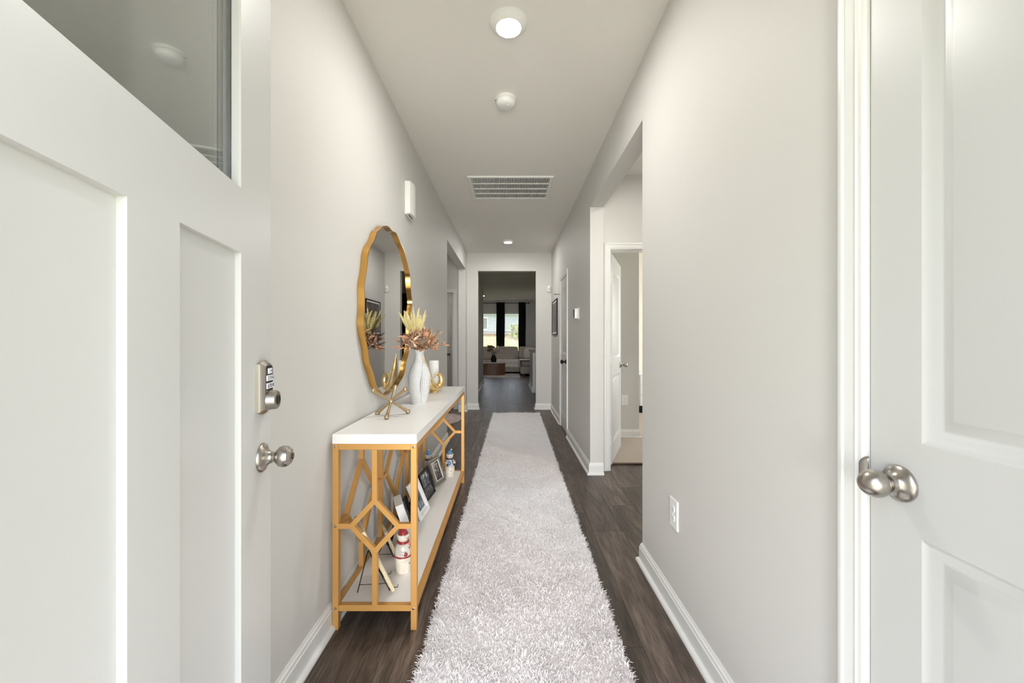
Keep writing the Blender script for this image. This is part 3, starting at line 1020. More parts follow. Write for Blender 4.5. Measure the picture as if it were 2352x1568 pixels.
# ------------------------------------------------------------------ wavy mirror
OUT = [(2.201, 1.812), (2.247, 1.845), (2.313, 1.867), (2.351, 1.876), (2.397, 1.873), (2.438, 1.869), (2.502, 1.881), (2.539, 1.874), (2.569, 1.863), (2.608, 1.843), (2.673, 1.827), (2.71, 1.809), (2.749, 1.776), (2.803, 1.731), (2.859, 1.67), (2.869, 1.624), (2.884, 1.568), (2.911, 1.518), (2.923, 1.465), (2.889, 1.396), (2.876, 1.316), (2.876, 1.238), (2.857, 1.175), (2.843, 1.141), (2.821, 1.107), (2.763, 1.054), (2.739, 1.009), (2.707, 0.974), (2.654, 0.945), (2.595, 0.927), (2.55, 0.908), (2.485, 0.895), (2.409, 0.89), (2.348, 0.879), (2.302, 0.881), (2.258, 0.891), (2.221, 0.91), (2.184, 0.93), (2.149, 0.949), (2.125, 0.973), (2.095, 1.018), (2.046, 1.07), (2.029, 1.102), (2.017, 1.14), (2.005, 1.174), (1.982, 1.207), (1.967, 1.241), (1.954, 1.273), (1.953, 1.306), (1.963, 1.34), (1.969, 1.37), (1.967, 1.418), (1.96, 1.457), (1.967, 1.49), (1.981, 1.519), (1.997, 1.558), (2.009, 1.611), (2.016, 1.639), (2.039, 1.675), (2.074, 1.704), (2.111, 1.734), (2.132, 1.765), (2.157, 1.793), (2.179, 1.804)]


def resample(P, n):
    P = [Vector(p) for p in P]
    k = len(P)
    dense = []
    for i in range(k):
        p0, p1, p2, p3 = P[i - 1], P[i], P[(i + 1) % k], P[(i + 2) % k]
        for s in range(8):
            u = s / 8
            dense.append(0.5 * ((2 * p1) + (p2 - p0) * u + (2 * p0 - 5 * p1 + 4 * p2 - p3) * u * u + (3 * p1 - p0 - 3 * p2 + p3) * u ** 3))
    L = [0]
    for a, c in zip(dense, dense[1:] + dense[:1]):
        L.append(L[-1] + (c - a).length)
    res = []
    j = 0
    for i in range(n):
        t = L[-1] * i / n
        while L[j + 1] < t:
            j += 1
        f = (t - L[j]) / max(1e-9, L[j + 1] - L[j])
        res.append(dense[j].lerp(dense[(j + 1) % len(dense)], f))
    for _ in range(3):
        res = [(res[i - 1] + res[i] * 2 + res[(i + 1) % n]) / 4 for i in range(n)]
    return res


ol = resample(OUT, 260)[::-1]        # counter-clockwise seen along +X outwards
t = thing('wavy_mirror', 'large wavy oval mirror with gold frame on the left wall', 'mirror', (XL, 2.43, 0.88))
area = sum(ol[i - 1].x * ol[i].y - ol[i].x * ol[i - 1].y for i in range(len(ol)))
if area < 0:
    ol = ol[::-1]
b = B().sweep([tuple(p) for p in ol], [(0, 0.001), (0, 0.035), (0.005, 0.0355), (0.005, 0.006), (0.005, 0.001)], lambda a, z, h: (XL + h, a, z), True)
b.obj('frame', 'brass', t, 35)
b = B()
inn = []
n = len(ol)
for i in range(n):
    d = (ol[(i + 1) % n] - ol[i - 1]).normalized()
    inn.append((ol[i].x - d.y * 0.004, ol[i].y + d.x * 0.004))
b.face([b.bm.verts.new((XL + 0.018, y, z)) for y, z in inn])
b.obj('mirror_glass', 'mirror', t)

# ------------------------------------------------------------------ console table
TX0, TX1, TY0, TY1, TT = -0.738, -0.388, 1.650, 3.378, 0.812
Q = 0.025
tab = thing('console_table', 'long gold framed console table with white top against the left wall', 'console table', ((TX0 + TX1) / 2, (TY0 + TY1) / 2, 0))
B().box(TX0, TX1, TY0, TY1, TT - 0.040, TT, 0.0012).obj('table_top', 'tabletop', tab)
for x in (TX0, TX1 - Q):
    for y in (TY0, TY1 - Q):
        B().box(x, x + Q, y, y + Q, 0, TT - 0.040, 0.0015).obj('leg', 'gold', tab)
for nm, z in (('top_rail', TT - 0.040 - Q), ('bottom_rail', 0.078)):
    for x in (TX0, TX1 - Q):
        B().box(x + 0.001, x + Q - 0.001, TY0 + Q, TY1 - Q, z, z + Q, 0.0012).obj(nm, 'gold', tab)
    for y in (TY0, TY1 - Q):
        B().box(TX0 + Q, TX1 - Q, y + 0.001, y + Q - 0.001, z, z + Q, 0.0012).obj(nm, 'gold', tab)
B().box(TX0 + Q, TX1 - Q, TY0 + Q, TY1 - Q, 0.085, 0.1015, 0.0006).obj('lower_shelf', 'shelf', tab)
zt0, zb0 = TT - 0.040 - Q, 0.078 + Q
for nm, y in (('end_lattice', TY0), ('end_lattice', TY1 - 0.022)):
    xc, zc = (TX0 + TX1) / 2, 0.430
    hw, hh = 0.097, 0.105
    fn = lambda a, z, h: (a, y + 0.002 + h, z)
    b = B()
    b.sweep([(xc - hw, zc), (xc, zc - hh), (xc + hw, zc), (xc, zc + hh)], [(-0.010, 0), (0.010, 0), (0.010, 0.018), (-0.010, 0.018)], fn, True)
    for za, zb in ((zt0, zc + hh + 0.006), (zb0, zc - hh - 0.006)):
        b.box(xc - 0.0105, xc + 0.0105, y + 0.0015, y + 0.0205, min(za, zb), max(za, zb))
    b.box(TX0 + Q, xc - hw - 0.006, y + 0.0015, y + 0.0205, zc - 0.0105, zc + 0.0105)
    b.box(xc + hw + 0.006, TX1 - Q, y + 0.0015, y + 0.0205, zc - 0.0105, zc + 0.0105)
    b.obj(nm, 'gold', tab)
bay = (TY1 - TY0 - Q) / 3
for k in (1, 2):
    y = TY0 + bay * k
    B().box(TX0 + 0.001, TX0 + Q - 0.001, y, y + Q, zb0, zt0, 0.0012).obj('back_post', 'gold', tab)
for k in range(3):
    ya, yb = TY0 + bay * k + Q, TY0 + bay * (k + 1)
    yc, zc, hw, hh = (ya + yb) / 2, 0.425, 0.185, 0.195
    fn = lambda a, z, h: (TX0 + 0.002 + h, a, z)
    b = B()
    b.sweep([(yc - hw, zc), (yc, zc - hh), (yc + hw, zc), (yc, zc + hh)], [(-0.010, 0), (0.010, 0), (0.010, 0.02), (-0.010, 0.02)], fn, True)
    for za, zb in ((zc + hh + 0.006, zt0), (zb0, zc - hh - 0.006)):
        b.box(TX0 + 0.0015, TX0 + 0.0225, yc - 0.0105, yc + 0.0105, za, zb)
    b.box(TX0 + 0.0015, TX0 + 0.0225, ya, yc - hw - 0.006, zc - 0.0105, zc + 0.0105)
    b.box(TX0 + 0.0015, TX0 + 0.0225, yc + hw + 0.006, yb, zc - 0.0105, zc + 0.0105)
    b.obj('back_lattice', 'gold', tab)
for x in (TX0 + Q / 2, TX1 - Q / 2):
    for z in (zt0 + Q / 2, 0.430, 0.078 + Q / 2):
        if z == 0.430 and x > -0.5:
            continue
        B().lathe([(0.0055, 0), (0.005, 0.002), (0.002, 0.003), (0, 0.003)], 12, Matrix.Translation((x, TY0, z)) @ Matrix.Rotation(R(90), 4, 'X')).obj('screw', 'nickel', tab, 40)

# ------------------------------------------------------------------ things on the table top
# jack: three crossed bars with ball ends, standing on three of them
t = thing('jack_ornament', 'champagne gold jack ornament at the near end of the console table', 'ornament', (-0.614, 2.053, TT))
feet = [Vector((-0.609, 1.962, TT)), Vector((-0.542, 2.112, TT)), Vector((-0.692, 2.088, TT))]
c0 = sum(feet, Vector()) / 3
a = 0.112
zc = TT + 0.012 + a / math.sqrt(3) * 0.98
for f in feet:
    d = Vector((f.x, f.y, TT + 0.0125)) - Vector((c0.x, c0.y, zc))
    d = d.normalized() * a
    c = Vector((c0.x, c0.y, zc))
    N = 14
    pts = [c + d * (-1 + 2 * i / N) for i in range(N + 1)]
    rad = [0.0115 - 0.0058 * math.sin(PI * i / N) ** 0.6 for i in range(N + 1)]
    b = B().tube(pts, rad, 14)
    b.ball(c + d, 0.0128); b.ball(c - d, 0.0128)
    b.obj('crossed_bar', 'champagne', t, 50)
B().ball((c0.x, c0.y, zc), 0.0125).obj('centre_boss', 'champagne', t, 50)

# dotted vase with a deep fold
VX, VY = -0.562, 2.462
t = thing('dotted_vase', 'white vase with black square dots and a deep fold on the console table', 'vase', (VX, VY, TT))
VP = [(0.0, 0.046), (0.03, 0.052), (0.08, 0.061), (0.13, 0.068), (0.17, 0.068), (0.205, 0.060), (0.235, 0.046), (0.262, 0.033), (0.285, 0.026), (0.305, 0.0255), (0.320, 0.029), (0.330, 0.034)]


def vr(h):
    for (h0, r0), (h1, r1) in zip(VP, VP[1:]):
        if h <= h1:
            u = (h - h0) / (h1 - h0)
            u = u * u * (3 - 2 * u) * 0.5 + u * 0.5
            return r0 + (r1 - r0) * u
    return VP[-1][1]


def vase_pt(u, v):
    th_ = 2 * PI * u
    h = 0.330 * v
    r = vr(h)
    win = max(0.0, math.sin(PI * min(1, max(0, (h - 0.005) / 0.245)))) ** 0.6
    q = min(1.0, h / 0.25)
    ct = R(-53 - 20 * math.sin(PI * q) + 10 * q)
    for base, amp in ((ct, 0.72), (ct + PI, 0.72)):
        d = (th_ - base + PI) % (2 * PI) - PI
        if d > 0:
            k = math.exp(-(d / 0.5) ** 2)
        else:
            k = math.exp(-(d / 0.06) ** 2)
        r *= 1 - amp * k * win
    return (r * math.cos(th_), r * math.sin(th_), h)


b = B().grid(vase_pt, 140, 60, True, True)
o = b.obj('vase_body', 'dots', t, 60, True)
B().lathe([(0.034, 0.330), (0.031, 0.3315), (0.027, 0.322), (0.020, 0.30), (0, 0.295)], 40, caps=False).obj('mouth', 'candle', t, 60, True)
B().lathe([(0, 0.0005), (0.046, 0.0005)], 40, caps=False).obj('foot', 'candle', t, None, True)

# dried bouquet
bq = thing('dried_bouquet', 'dried bouquet of brown leaves and yellow plumes in the dotted vase', 'bouquet', (VX, VY, TT + 0.30))
rb = random.Random(11)


def leaf_mesh(L, Wd, curl, m):
    b = B()

    def fn(u, v):
        w = Wd * math.sin(PI * (0.06 + 0.94 * v) ** 0.8) ** 0.9 * (u - 0.5) * 2
        return (w, L * v, curl * L * v * v + 0.35 * abs(w))
    b.grid(fn, 2, 6)
    me = b.mesh('leaf', 60)
    me.materials.append(M[m])
    return me


LM = [leaf_mesh(0.046, 0.0068, 0.45, 'brownleaf'), leaf_mesh(0.054, 0.0080, -0.35, 'brownleaf'), leaf_mesh(0.042, 0.0075, 0.7, 'paleleaf'), leaf_mesh(0.046, 0.0068, 0.25, 'greenleaf')]


def orient(p, d, roll):
    q = d.to_track_quat('Y', 'Z').to_matrix().to_4x4()
    return Matrix.Translation(p) @ q @ Matrix.Rotation(roll, 4, 'Y')


def add_leaf(p, d, k, s=1.0):
    o = bpy.data.objects.new('leaf', LM[k]); COL.objects.link(o); o.parent = bq
    o.matrix_local = orient(Vector(p), Vector(d).normalized(), rb.uniform(0, 6.28)) @ Matrix.Scale(s, 4)


tips = []
for i in range(34):
    az = 2.4 * i + rb.uniform(-0.2, 0.2)
    f = (i + 0.5) / 34
    el = math.asin(-0.16 + 1.10 * f)
    k = rb.uniform(0.80, 1.05)
    tips.append(Vector((0.112 * math.cos(az) * math.cos(el) * k, 0.112 * math.sin(az) * math.cos(el) * k, 0.045 + 0.135 * math.sin(el) * k)))
tips += [Vector((0.150, -0.02, 0.085)), Vector((0.165, 0.02, 0.060)), Vector((0.115, 0.05, 0.135)), Vector((-0.115, -0.10, 0.085)), Vector((0.03, -0.15, 0.09)), Vector((0.05, 0.15, 0.10))]
for i, tp in enumerate(tips):
    far = i >= 34
    a0 = math.atan2(tp.y, tp.x)
    p1 = Vector((0.018 * math.cos(a0), 0.018 * math.sin(a0), 0.030))
    md_ = p1.lerp(tp, 0.5) + Vector((0, 0, 0.012))
    B().tube([Vector((0.010 * math.cos(a0), 0.010 * math.sin(a0), 0.0)), p1, md_, tp], [0.0015, 0.0015, 0.0012, 0.0007], 5).obj('stem', 'stem', bq, None, True)
    d = (tp - Vector((0, 0, 0.02))).normalized()
    for j in range(6):
        f = 0.5 + 0.5 * j / 5
        p = p1.lerp(tp, f) + Vector((0, 0, 0.010 * math.sin(PI * f)))
        dd = d * 0.75 + Vector((rb.uniform(-1, 1), rb.uniform(-1, 1), rb.uniform(-0.6, 0.9))) * 0.8
        add_leaf(p, dd, (3 if j % 2 else 1) if far else rb.choice((0, 0, 1, 1, 2)), rb.uniform(0.7, 1.1) * (0.75 if far else 1))


def plume_mesh(L):
    b = B()
    b.tube([(0, 0, 0), (0, 0.002, L * 0.5), (0, 0.008, L)], [0.0016, 0.0013, 0.0006], 5)
    for k in range(90):
        f = (k / 90) ** 0.9
        z = L * (0.22 + 0.76 * f)
        a = k * 2.4
        q = Vector((0, 0.008 * f * f, z))
        ln = (0.013 * (1 - f) ** 0.6 + 0.004) * rb.uniform(0.5, 1.4)
        d = Vector((math.cos(a) * 0.62, math.sin(a) * 0.62, 0.9)).normalized()
        b.tube([q, q + d * ln * 0.5, q + d * ln], [0.0008, 0.0017, 0.0004], 4)
    me = b.mesh('plume', 60)
    me.materials.append(M['plume'])
    return me


PM = [plume_mesh(0.13), plume_mesh(0.09)]
for i in range(30):
    az = rb.uniform(0, 2 * PI)
    sp = rb.uniform(0.05, 0.48)
    d = Vector((math.cos(az) * sp - 0.12, math.sin(az) * sp, 1)).normalized()
    o = bpy.data.objects.new('plume', PM[i % 2]); COL.objects.link(o); o.parent = bq
    p = Vector((-0.022 + 0.020 * math.cos(az), 0.020 * math.sin(az), 0.105)) + d * rb.uniform(0.0, 0.06)
    o.matrix_local = Matrix.Translation(p) @ d.to_track_quat('Z', 'Y').to_matrix().to_4x4() @ Matrix.Rotation(rb.uniform(0, 6), 4, 'Z')
    B().tube([(0, 0, 0.0), p + d * 0.002], 0.0013, 5).obj('stem', 'stem', bq, None, True)

# wave sculpture and candle
t = thing('wave_sculpture', 'gold leaf wave sculpture with a tall horn and curled tip on the console table', 'ornament', (-0.565, 2.986, TT), R(42))
cl = [(-0.098, 0.292, 0.0025), (-0.088, 0.245, 0.0105), (-0.077, 0.195, 0.0195), (-0.065, 0.145, 0.0265), (-0.052, 0.100, 0.029), (-0.036, 0.062, 0.035), (-0.010, 0.038, 0.0345),
      (0.020, 0.032, 0.029), (0.044, 0.046, 0.0265), (0.057, 0.074, 0.0245), (0.056, 0.104, 0.021), (0.043, 0.127, 0.0165), (0.024, 0.137, 0.0125), (0.006, 0.132, 0.009), (-0.002, 0.120, 0.0065), (-0.001, 0.110, 0.004)]
fine_pts, fine_r = [], []
for i in range(len(cl) - 1):
    p0, p1, p2, p3 = [Vector(cl[max(0, min(len(cl) - 1, i + q))]) for q in (-1, 0, 1, 2)]
    for s_ in range(4):
        u = s_ / 4
        v = 0.5 * ((2 * p1) + (p2 - p0) * u + (2 * p0 - 5 * p1 + 4 * p2 - p3) * u * u + (3 * p1 - p0 - 3 * p2 + p3) * u ** 3)
        fine_pts.append((v.x, 0, v.y)); fine_r.append(max(0.001, v.z))
fine_pts.append((cl[-1][0], 0, cl[-1][1])); fine_r.append(cl[-1][2])
b = B().tube(fine_pts, fine_r, 20, 1.0, (0, 1, 0))
b.lathe([(0.030, 0), (0.034, 0.004), (0.030, 0.012)], 24, Matrix.Translation((-0.012, 0, 0)))
b.obj('curled_body', 'goldleaf', t, 60, True)

t = thing('pillar_candle', 'thick white pillar candle behind the gold wave sculpture', 'candle', (-0.615, 3.207, TT))
B().lathe([(0, 0), (0.039, 0), (0.040, 0.003), (0.040, 0.224), (0.037, 0.228), (0.030, 0.226), (0, 0.222)], 40).obj('wax_body', 'candle', t, 40, True)
B().tube([(0, 0, 0.221), (0.001, 0, 0.232)], 0.0012, 6).obj('wick', 'black', t, None, True)

# ------------------------------------------------------------------ things on the lower shelf
ZS = 0.1015


def photo_frame(label, loc, rotz, w, h, lean, border, depth, mt, pm, mat_w=0.0, beads=False, stand=True, collage=False):
    """leaning frame; local x is the width, it faces local -y and leans back"""
    t = thing('photo_frame', label, 'photo frame', loc, rotz, 'photo frames on the lower shelf')
    mx = Matrix.Rotation(-lean, 4, 'X')
    fn = lambda a, z, d: mx @ Vector((a, -d, z))
    b = B().sweep([(-w / 2, 0), (w / 2, 0), (w / 2, h), (-w / 2, h)], [(0, 0), (0, depth), (0.003, depth + 0.002), (border - 0.004, depth + 0.001), (border, depth - 0.005), (border, 0)], fn, True)
    b.obj('frame_moulding', mt, t, 25, True)
    bd = border - 0.001
    B().box(-w / 2 + bd, w / 2 - bd, -0.004, -0.001, bd, h - bd, mx=mx).obj('mat_board', 'whitewood' if mat_w else pm, t, None, True)
    if mat_w:
        B().box(-w / 2 + bd + mat_w, w / 2 - bd - mat_w, -0.0048, -0.0038, bd + mat_w, h - bd - mat_w, mx=mx).obj('photo', pm, t, None, True)
    if collage:
        B().box(-w / 2 + bd, w / 2 - bd, -0.007, -0.0045, h * 0.40, h * 0.42, mx=mx).obj('divider', mt, t, None, True)
        B().box(-w / 2 + bd + 0.008, w / 2 - bd - 0.02, -0.0055, -0.0042, h * 0.45, h - bd - 0.01, mx=mx).obj('photo', 'photo1', t, None, True)
    if beads:
        b = B()
        for i in range(9):
            u = -w / 2 + 0.008 + (w - 0.016) * i / 8
            b.ball(mx @ Vector((u, -depth - 0.003, h - 0.010)), 0.0075, u=8, v=6)
        for i in range(1, 9):
            z = h - 0.010 - (h - 0.04) * i / 9
            for sx in (-1, 1):
                b.ball(mx @ Vector((sx * (w / 2 - 0.009), -depth - 0.002, z)), 0.0055, u=8, v=6)
        b.obj('beaded_edge', mt, t, 60, True)
        b = B().sweep([(-w / 2 + border, border), (w / 2 - border, border), (w / 2 - border, h - border), (-w / 2 + border, h - border)], [(0, depth - 0.004), (0, depth + 0.003), (0.005, depth + 0.003), (0.005, depth - 0.004)], fn, True)
        b.obj('inner_rim', 'whitewood', t, None, True)
    if stand:
        top = mx @ Vector((0, 0.003, h * 0.68))
        ft = Vector((0, top.y + h * 0.20, 0.002))
        b = B().tube([top, ft], [0.010, 0.013], 4, 0.2, (0, 1, 0))
        b.obj('easel_back', 'black', t, None, True)
    return t


def easel_plaque(label, elabel, loc, rotz, w, h, lean, mt='cream_wood'):
    """thin wire easel (thing) holding a wooden plaque (thing)"""
    mx = Matrix.Rotation(-lean, 4, 'X')
    e = thing('wire_easel', elabel, 'easel', loc, rotz)
    top = mx @ Vector((0, 0.008, h * 0.60))
    fl, fr = mx @ Vector((-w * 0.33, 0.008, 0.0)), mx @ Vector((w * 0.33, 0.008, 0.0))
    rf = Vector((0, top.y + 0.045, 0.003))
    fl.z = fr.z = 0.003
    B().tube([fl, top], 0.0022, 8).obj('front_leg', 'wire', e, 60, True)
    B().tube([fr, top], 0.0022, 8).obj('front_leg', 'wire', e, 60, True)
    B().tube([top, rf], 0.0022, 8).obj('rear_leg', 'wire', e, 60, True)
    B().tube([fl.lerp(top, 0.18), fr.lerp(top, 0.18)], 0.0018, 8).obj('cross_wire', 'wire', e, 60, True)
    B().tube([fl.lerp(top, 0.18), rf.lerp(top, 0.18)], 0.0014, 6).obj('tie_wire', 'wire', e, 60, True)
    for s_ in (-1, 1):
        f = fl if s_ < 0 else fr
        B().tube([f.lerp(top, 0.05) + Vector((0, 0, 0.0)), f + Vector((0, -0.034, 0.006)), f + Vector((0, -0.036, 0.016))], 0.0018, 6).obj('hook', 'wire', e, 60, True)
    p = thing('plaque', label, 'plaque', loc, rotz)
    B().box(-w / 2, w / 2, -0.014, 0.0, 0.012, h, 0.001, mx=mx).obj('board', mt, p, None, True)
    B().box(-w / 2 + 0.012, w / 2 - 0.012, -0.0155, -0.0138, 0.024, h - 0.012, mx=mx).obj('printed_face', 'whitewood', p, None, True)


# frames face +X: local -y -> +X is a turn of +90 degrees
FACE = R(90)
easel_plaque('pale wooden plaque on the wire easel nearest the front of the lower shelf', 'black wire easel nearest the front end of the lower shelf',
             (-0.552, 1.80, ZS), FACE + R(31), 0.18, 0.325, R(24))
easel_plaque('small pale plaque on the second wire easel behind the red snowman', 'second black wire easel behind the red hatted snowman',
             (-0.600, 2.05, ZS), FACE + R(28), 0.10, 0.15, R(22))
photo_frame('white ribbed photo frame seen edge-on behind the red hatted snowman', (-0.560, 2.17, ZS), FACE + R(21), 0.14, 0.240, R(17), 0.022, 0.038, 'whitewood', 'photo2')
photo_frame('black photo frame between the two white ones on the lower shelf', (-0.590, 2.375, ZS), FACE + R(2), 0.13, 0.16, R(22), 0.018, 0.014, 'black', 'photo3')
photo_frame('white photo frame with a blue-grey picture beside the gold leg', (-0.543, 2.515, ZS), FACE + R(-4), 0.185, 0.225, R(23), 0.024, 0.014, 'whitewood', 'photo2', 0.018)
photo_frame('black two-picture collage frame in the middle of the lower shelf', (-0.563, 2.80, ZS), FACE + R(-6), 0.20, 0.19, R(18), 0.014, 0.012, 'black', 'photo3', collage=True)
photo_frame('ornate beaded silver photo frame in front of the half hidden snowman', (-0.540, 3.065, ZS), FACE + R(-17), 0.165, 0.20, R(20), 0.028, 0.012, 'silver', 'photo4', beads=True)


def snowman(label, loc, rotz, hat, scarf, extra):
    """faces local -y"""
    t = thing('snowman_figurine', label, 'figurine', loc, rotz, 'snowman figurines')
    B().lathe([(0, 0), (0.034, 0), (0.037, 0.006), (0.0385, 0.03), (0.0385, 0.070), (0.036, 0.078), (0, 0.078)], 32).obj('lower_body', 'snow', t, 40, True)
    B().lathe([(0.036, 0.070), (0.0405, 0.082), (0.041, 0.100), (0.037, 0.118), (0.029, 0.132), (0.020, 0.140), (0, 0.142)], 32).obj('upper_body', 'snow_hi', t, 50, True)
    B().ball((0, 0, 0.160), 0.0265, (1, 1, 0.95), 24, 16).obj('head', 'snow', t, 60, True)
    b = B()
    N = 24
    b.tube([(0.024 * math.cos(2 * PI * i / N), 0.024 * math.sin(2 * PI * i / N), 0.140) for i in range(N + 1)], 0.0058, 8)
    b.obj('scarf', scarf, t, 60, True)
    b = B()
    b.tube([(0.010, -0.024, 0.138), (0.014, -0.034, 0.124), (0.015, -0.039, 0.104)], [0.0055, 0.006, 0.0045], 8, 0.5)
    b.obj('scarf_tail', scarf, t, 60, True)
    b = B().tube([(0.0255 * math.cos(2 * PI * i / N), 0.0255 * math.sin(2 * PI * i / N), 0.172) for i in range(N + 1)], 0.0058, 8)
    b.obj('hat_brim', 'snow', t, 60, True)
    b = B().tube([(0, 0, 0.172), (0, 0.001, 0.188), (0.004, 0.004, 0.200), (0.011, 0.006, 0.208)], [0.0245, 0.020, 0.012, 0.005], 18)
    b.obj('hat', hat, t, 60, True)
    B().ball((0.014, 0.006, 0.209), 0.0068, u=10, v=8).obj('pompom', 'snow', t, 60, True)
    B().tube([(0, -0.024, 0.160), (0, -0.043, 0.157)], [0.004, 0.0008], 8).obj('nose', 'orange', t, 60, True)
    for sx in (-1, 1):
        B().ball((sx * 0.0085, -0.0245, 0.168), 0.0028, u=8, v=6).obj('eye', 'coal', t, 60, True)
        b = B().tube([(sx * 0.026, -0.004, 0.120), (sx * 0.037, -0.018, 0.106), (sx * 0.027, -0.037, 0.098)], [0.010, 0.0095, 0.008], 10)
        b.obj('arm', 'snow_hi', t, 60, True)
        B().ball((sx * 0.027, -0.040, 0.098), 0.0092, u=10, v=8).obj('mitten', scarf, t, 60, True)
    for z in (0.118, 0.105, 0.045):
        B().ball((0, -0.0375 if z > 0.06 else -0.0388, z), 0.003, u=8, v=6).obj('button', 'coal', t, 60, True)
    if extra == 'belt':
        b = B().tube([(0.0395 * math.cos(2 * PI * i / 28), 0.0395 * math.sin(2 * PI * i / 28), 0.079) for i in range(29)], 0.0042, 8)
        b.obj('belt', 'red', t, 60, True)
        B().ball((0.016, -0.043, 0.082), 0.013, (0.8, 0.6, 1.25), 12, 10).obj('golden_bell', 'tan', t, 60, True)
    elif extra == 'bird':
        B().ball((-0.012, -0.042, 0.112), 0.016, (0.9, 0.6, 1.2), 14, 10).obj('blue_bundle', 'blue', t, 60, True)
    return t


snowman('small snowman figurine with red hat and belt at the front of the lower shelf', (-0.512, 1.905, ZS), R(62), 'red', 'red', 'belt')
snowman('snowman figurine with blue hat half hidden behind the silver frame', (-0.660, 3.22, ZS), R(70), 'blue', 'navy', 'bird')
snowman('snowman figurine with blue hat standing alone at the far shelf end', (-0.492, 3.245, ZS), R(20), 'blue', 'navy', 'bird')


# ------------------------------------------------------------------ rugs
def pile(name, pts, length, width, m, parent, seed, z0=0.008, tintfn=None):
    """short ribbons standing in a rug: one mesh"""
    rg = np.random.default_rng(seed)
    n = len(pts)
    x, y = pts[:, 0], pts[:, 1]
    clump = np.sin(x * 9 + 2.1 * np.sin(y * 5.3)) + np.sin(y * 13 + 1.7 * np.sin(x * 7.7 + 1)) + np.sin(x * 23 + y * 17)
    phi = clump * 1.3 + rg.normal(0, 1.6, n)
    a1 = rg.uniform(0.2, 1.0, n)
    a2 = a1 + rg.uniform(0.3, 1.0, n)
    L = length * rg.uniform(0.62, 1.2, n) * (1 + 0.16 * np.sin(y * 19 + 2 * np.sin(x * 9)) * np.sin(x * 15 + y * 4))
    d = np.stack([np.cos(phi), np.sin(phi)], 1)
    psi = phi + rg.normal(PI / 2, 0.6, n)
    wv = np.stack([np.cos(psi), np.sin(psi), rg.normal(0, 0.25, n)], 1) * (width / 2 * rg.uniform(0.7, 1.2, n))[:, None]
    p0 = np.stack([x, y, np.full(n, z0)], 1)

    def step(p, a, l):
        return p + np.stack([d[:, 0] * np.sin(a) * l, d[:, 1] * np.sin(a) * l, np.cos(a) * l], 1)
    p1 = step(p0, a1, L * 0.52)
    p2 = step(p1, a2, L * 0.48)
    V = np.empty((n, 6, 3), np.float32)
    V[:, 0] = p0 - wv * 0.7; V[:, 1] = p0 + wv * 0.7
    V[:, 2] = p1 + wv; V[:, 3] = p1 - wv
    V[:, 4] = p2 + wv * 0.8; V[:, 5] = p2 - wv * 0.8
    base = (np.arange(n) * 6)[:, None]
    F = np.concatenate([base + np.array([[0, 1, 2, 3]]), base + np.array([[3, 2, 4, 5]])], 1).reshape(-1, 4)
    me = bpy.data.meshes.new(name)
    me.vertices.add(n * 6); me.vertices.foreach_set('co', V.reshape(-1))
    nf = len(F)
    me.loops.add(nf * 4); me.loops.foreach_set('vertex_index', F.reshape(-1).astype(np.int32))
    me.polygons.add(nf); me.polygons.foreach_set('loop_start', np.arange(nf, dtype=np.int32) * 4)
    me.polygons.foreach_set('use_smooth', np.ones(nf, dtype=bool))
    at = me.attributes.new('tint', 'FLOAT', 'POINT')
    tt = 0.35 * rg.uniform(0, 1, n) + 0.5 * np.clip(0.5 + 0.5 * np.sin(y * 2.1 + x * 2 + 1.3 * np.sin(y * 0.9)), 0, 1) * rg.uniform(0.3, 1, n)
    at.data.foreach_set('value', np.repeat(tt, 6).astype(np.float32))
    me.update(); me.validate()
    me.materials.append(M[m])
    o = bpy.data.objects.new(name, me)
    COL.objects.link(o)
    o.parent = parent
    o['kind'] = 'stuff'
    return o


rg = np.random.default_rng(5)
RY0, RY1, RWD = 0.55, 6.50, 0.76
rug = thing('runner_rug', 'long white shag runner rug down the middle of the hallway', 'rug', (0.070, (RY0 + RY1) / 2, 0), R(-0.57))
hl = (RY1 - RY0) / 2
B().box(-RWD / 2, RWD / 2, -hl, hl, 0.0005, 0.018, 0.006).obj('backing', 'backing', rug, None, True)
parts = []
for ya, yb, dens in ((RY0, 1.1, 5000), (1.1, 2.2, 80000), (2.2, 3.4, 60000), (3.4, 5.0, 40000), (5.0, RY1, 26000)):
    k = int(dens * RWD * (yb - ya))
    parts.append(np.stack([rg.uniform(-RWD / 2, RWD / 2, k), rg.uniform(ya, yb, k) - (RY0 + RY1) / 2], 1))
pile('shag_pile', np.concatenate(parts), 0.0245, 0.0029, 'pile', rug, 2, 0.014)

rr = thing('round_rug', 'round blush shag rug on the floor of the left vestibule', 'rug', (-1.20, 6.02, 0))
B().lathe([(0, 0.0005), (0.445, 0.0005), (0.45, 0.010), (0, 0.012)], 48).obj('backing', 'backing', rr, None, True)
k = 6500
ra, rrad = rg.uniform(0, 2 * PI, k), 0.455 * np.sqrt(rg.uniform(0, 1, k))
pile('shag_pile', np.stack([rrad * np.cos(ra), rrad * np.sin(ra)], 1), 0.042, 0.007, 'pile_pink', rr, 4)

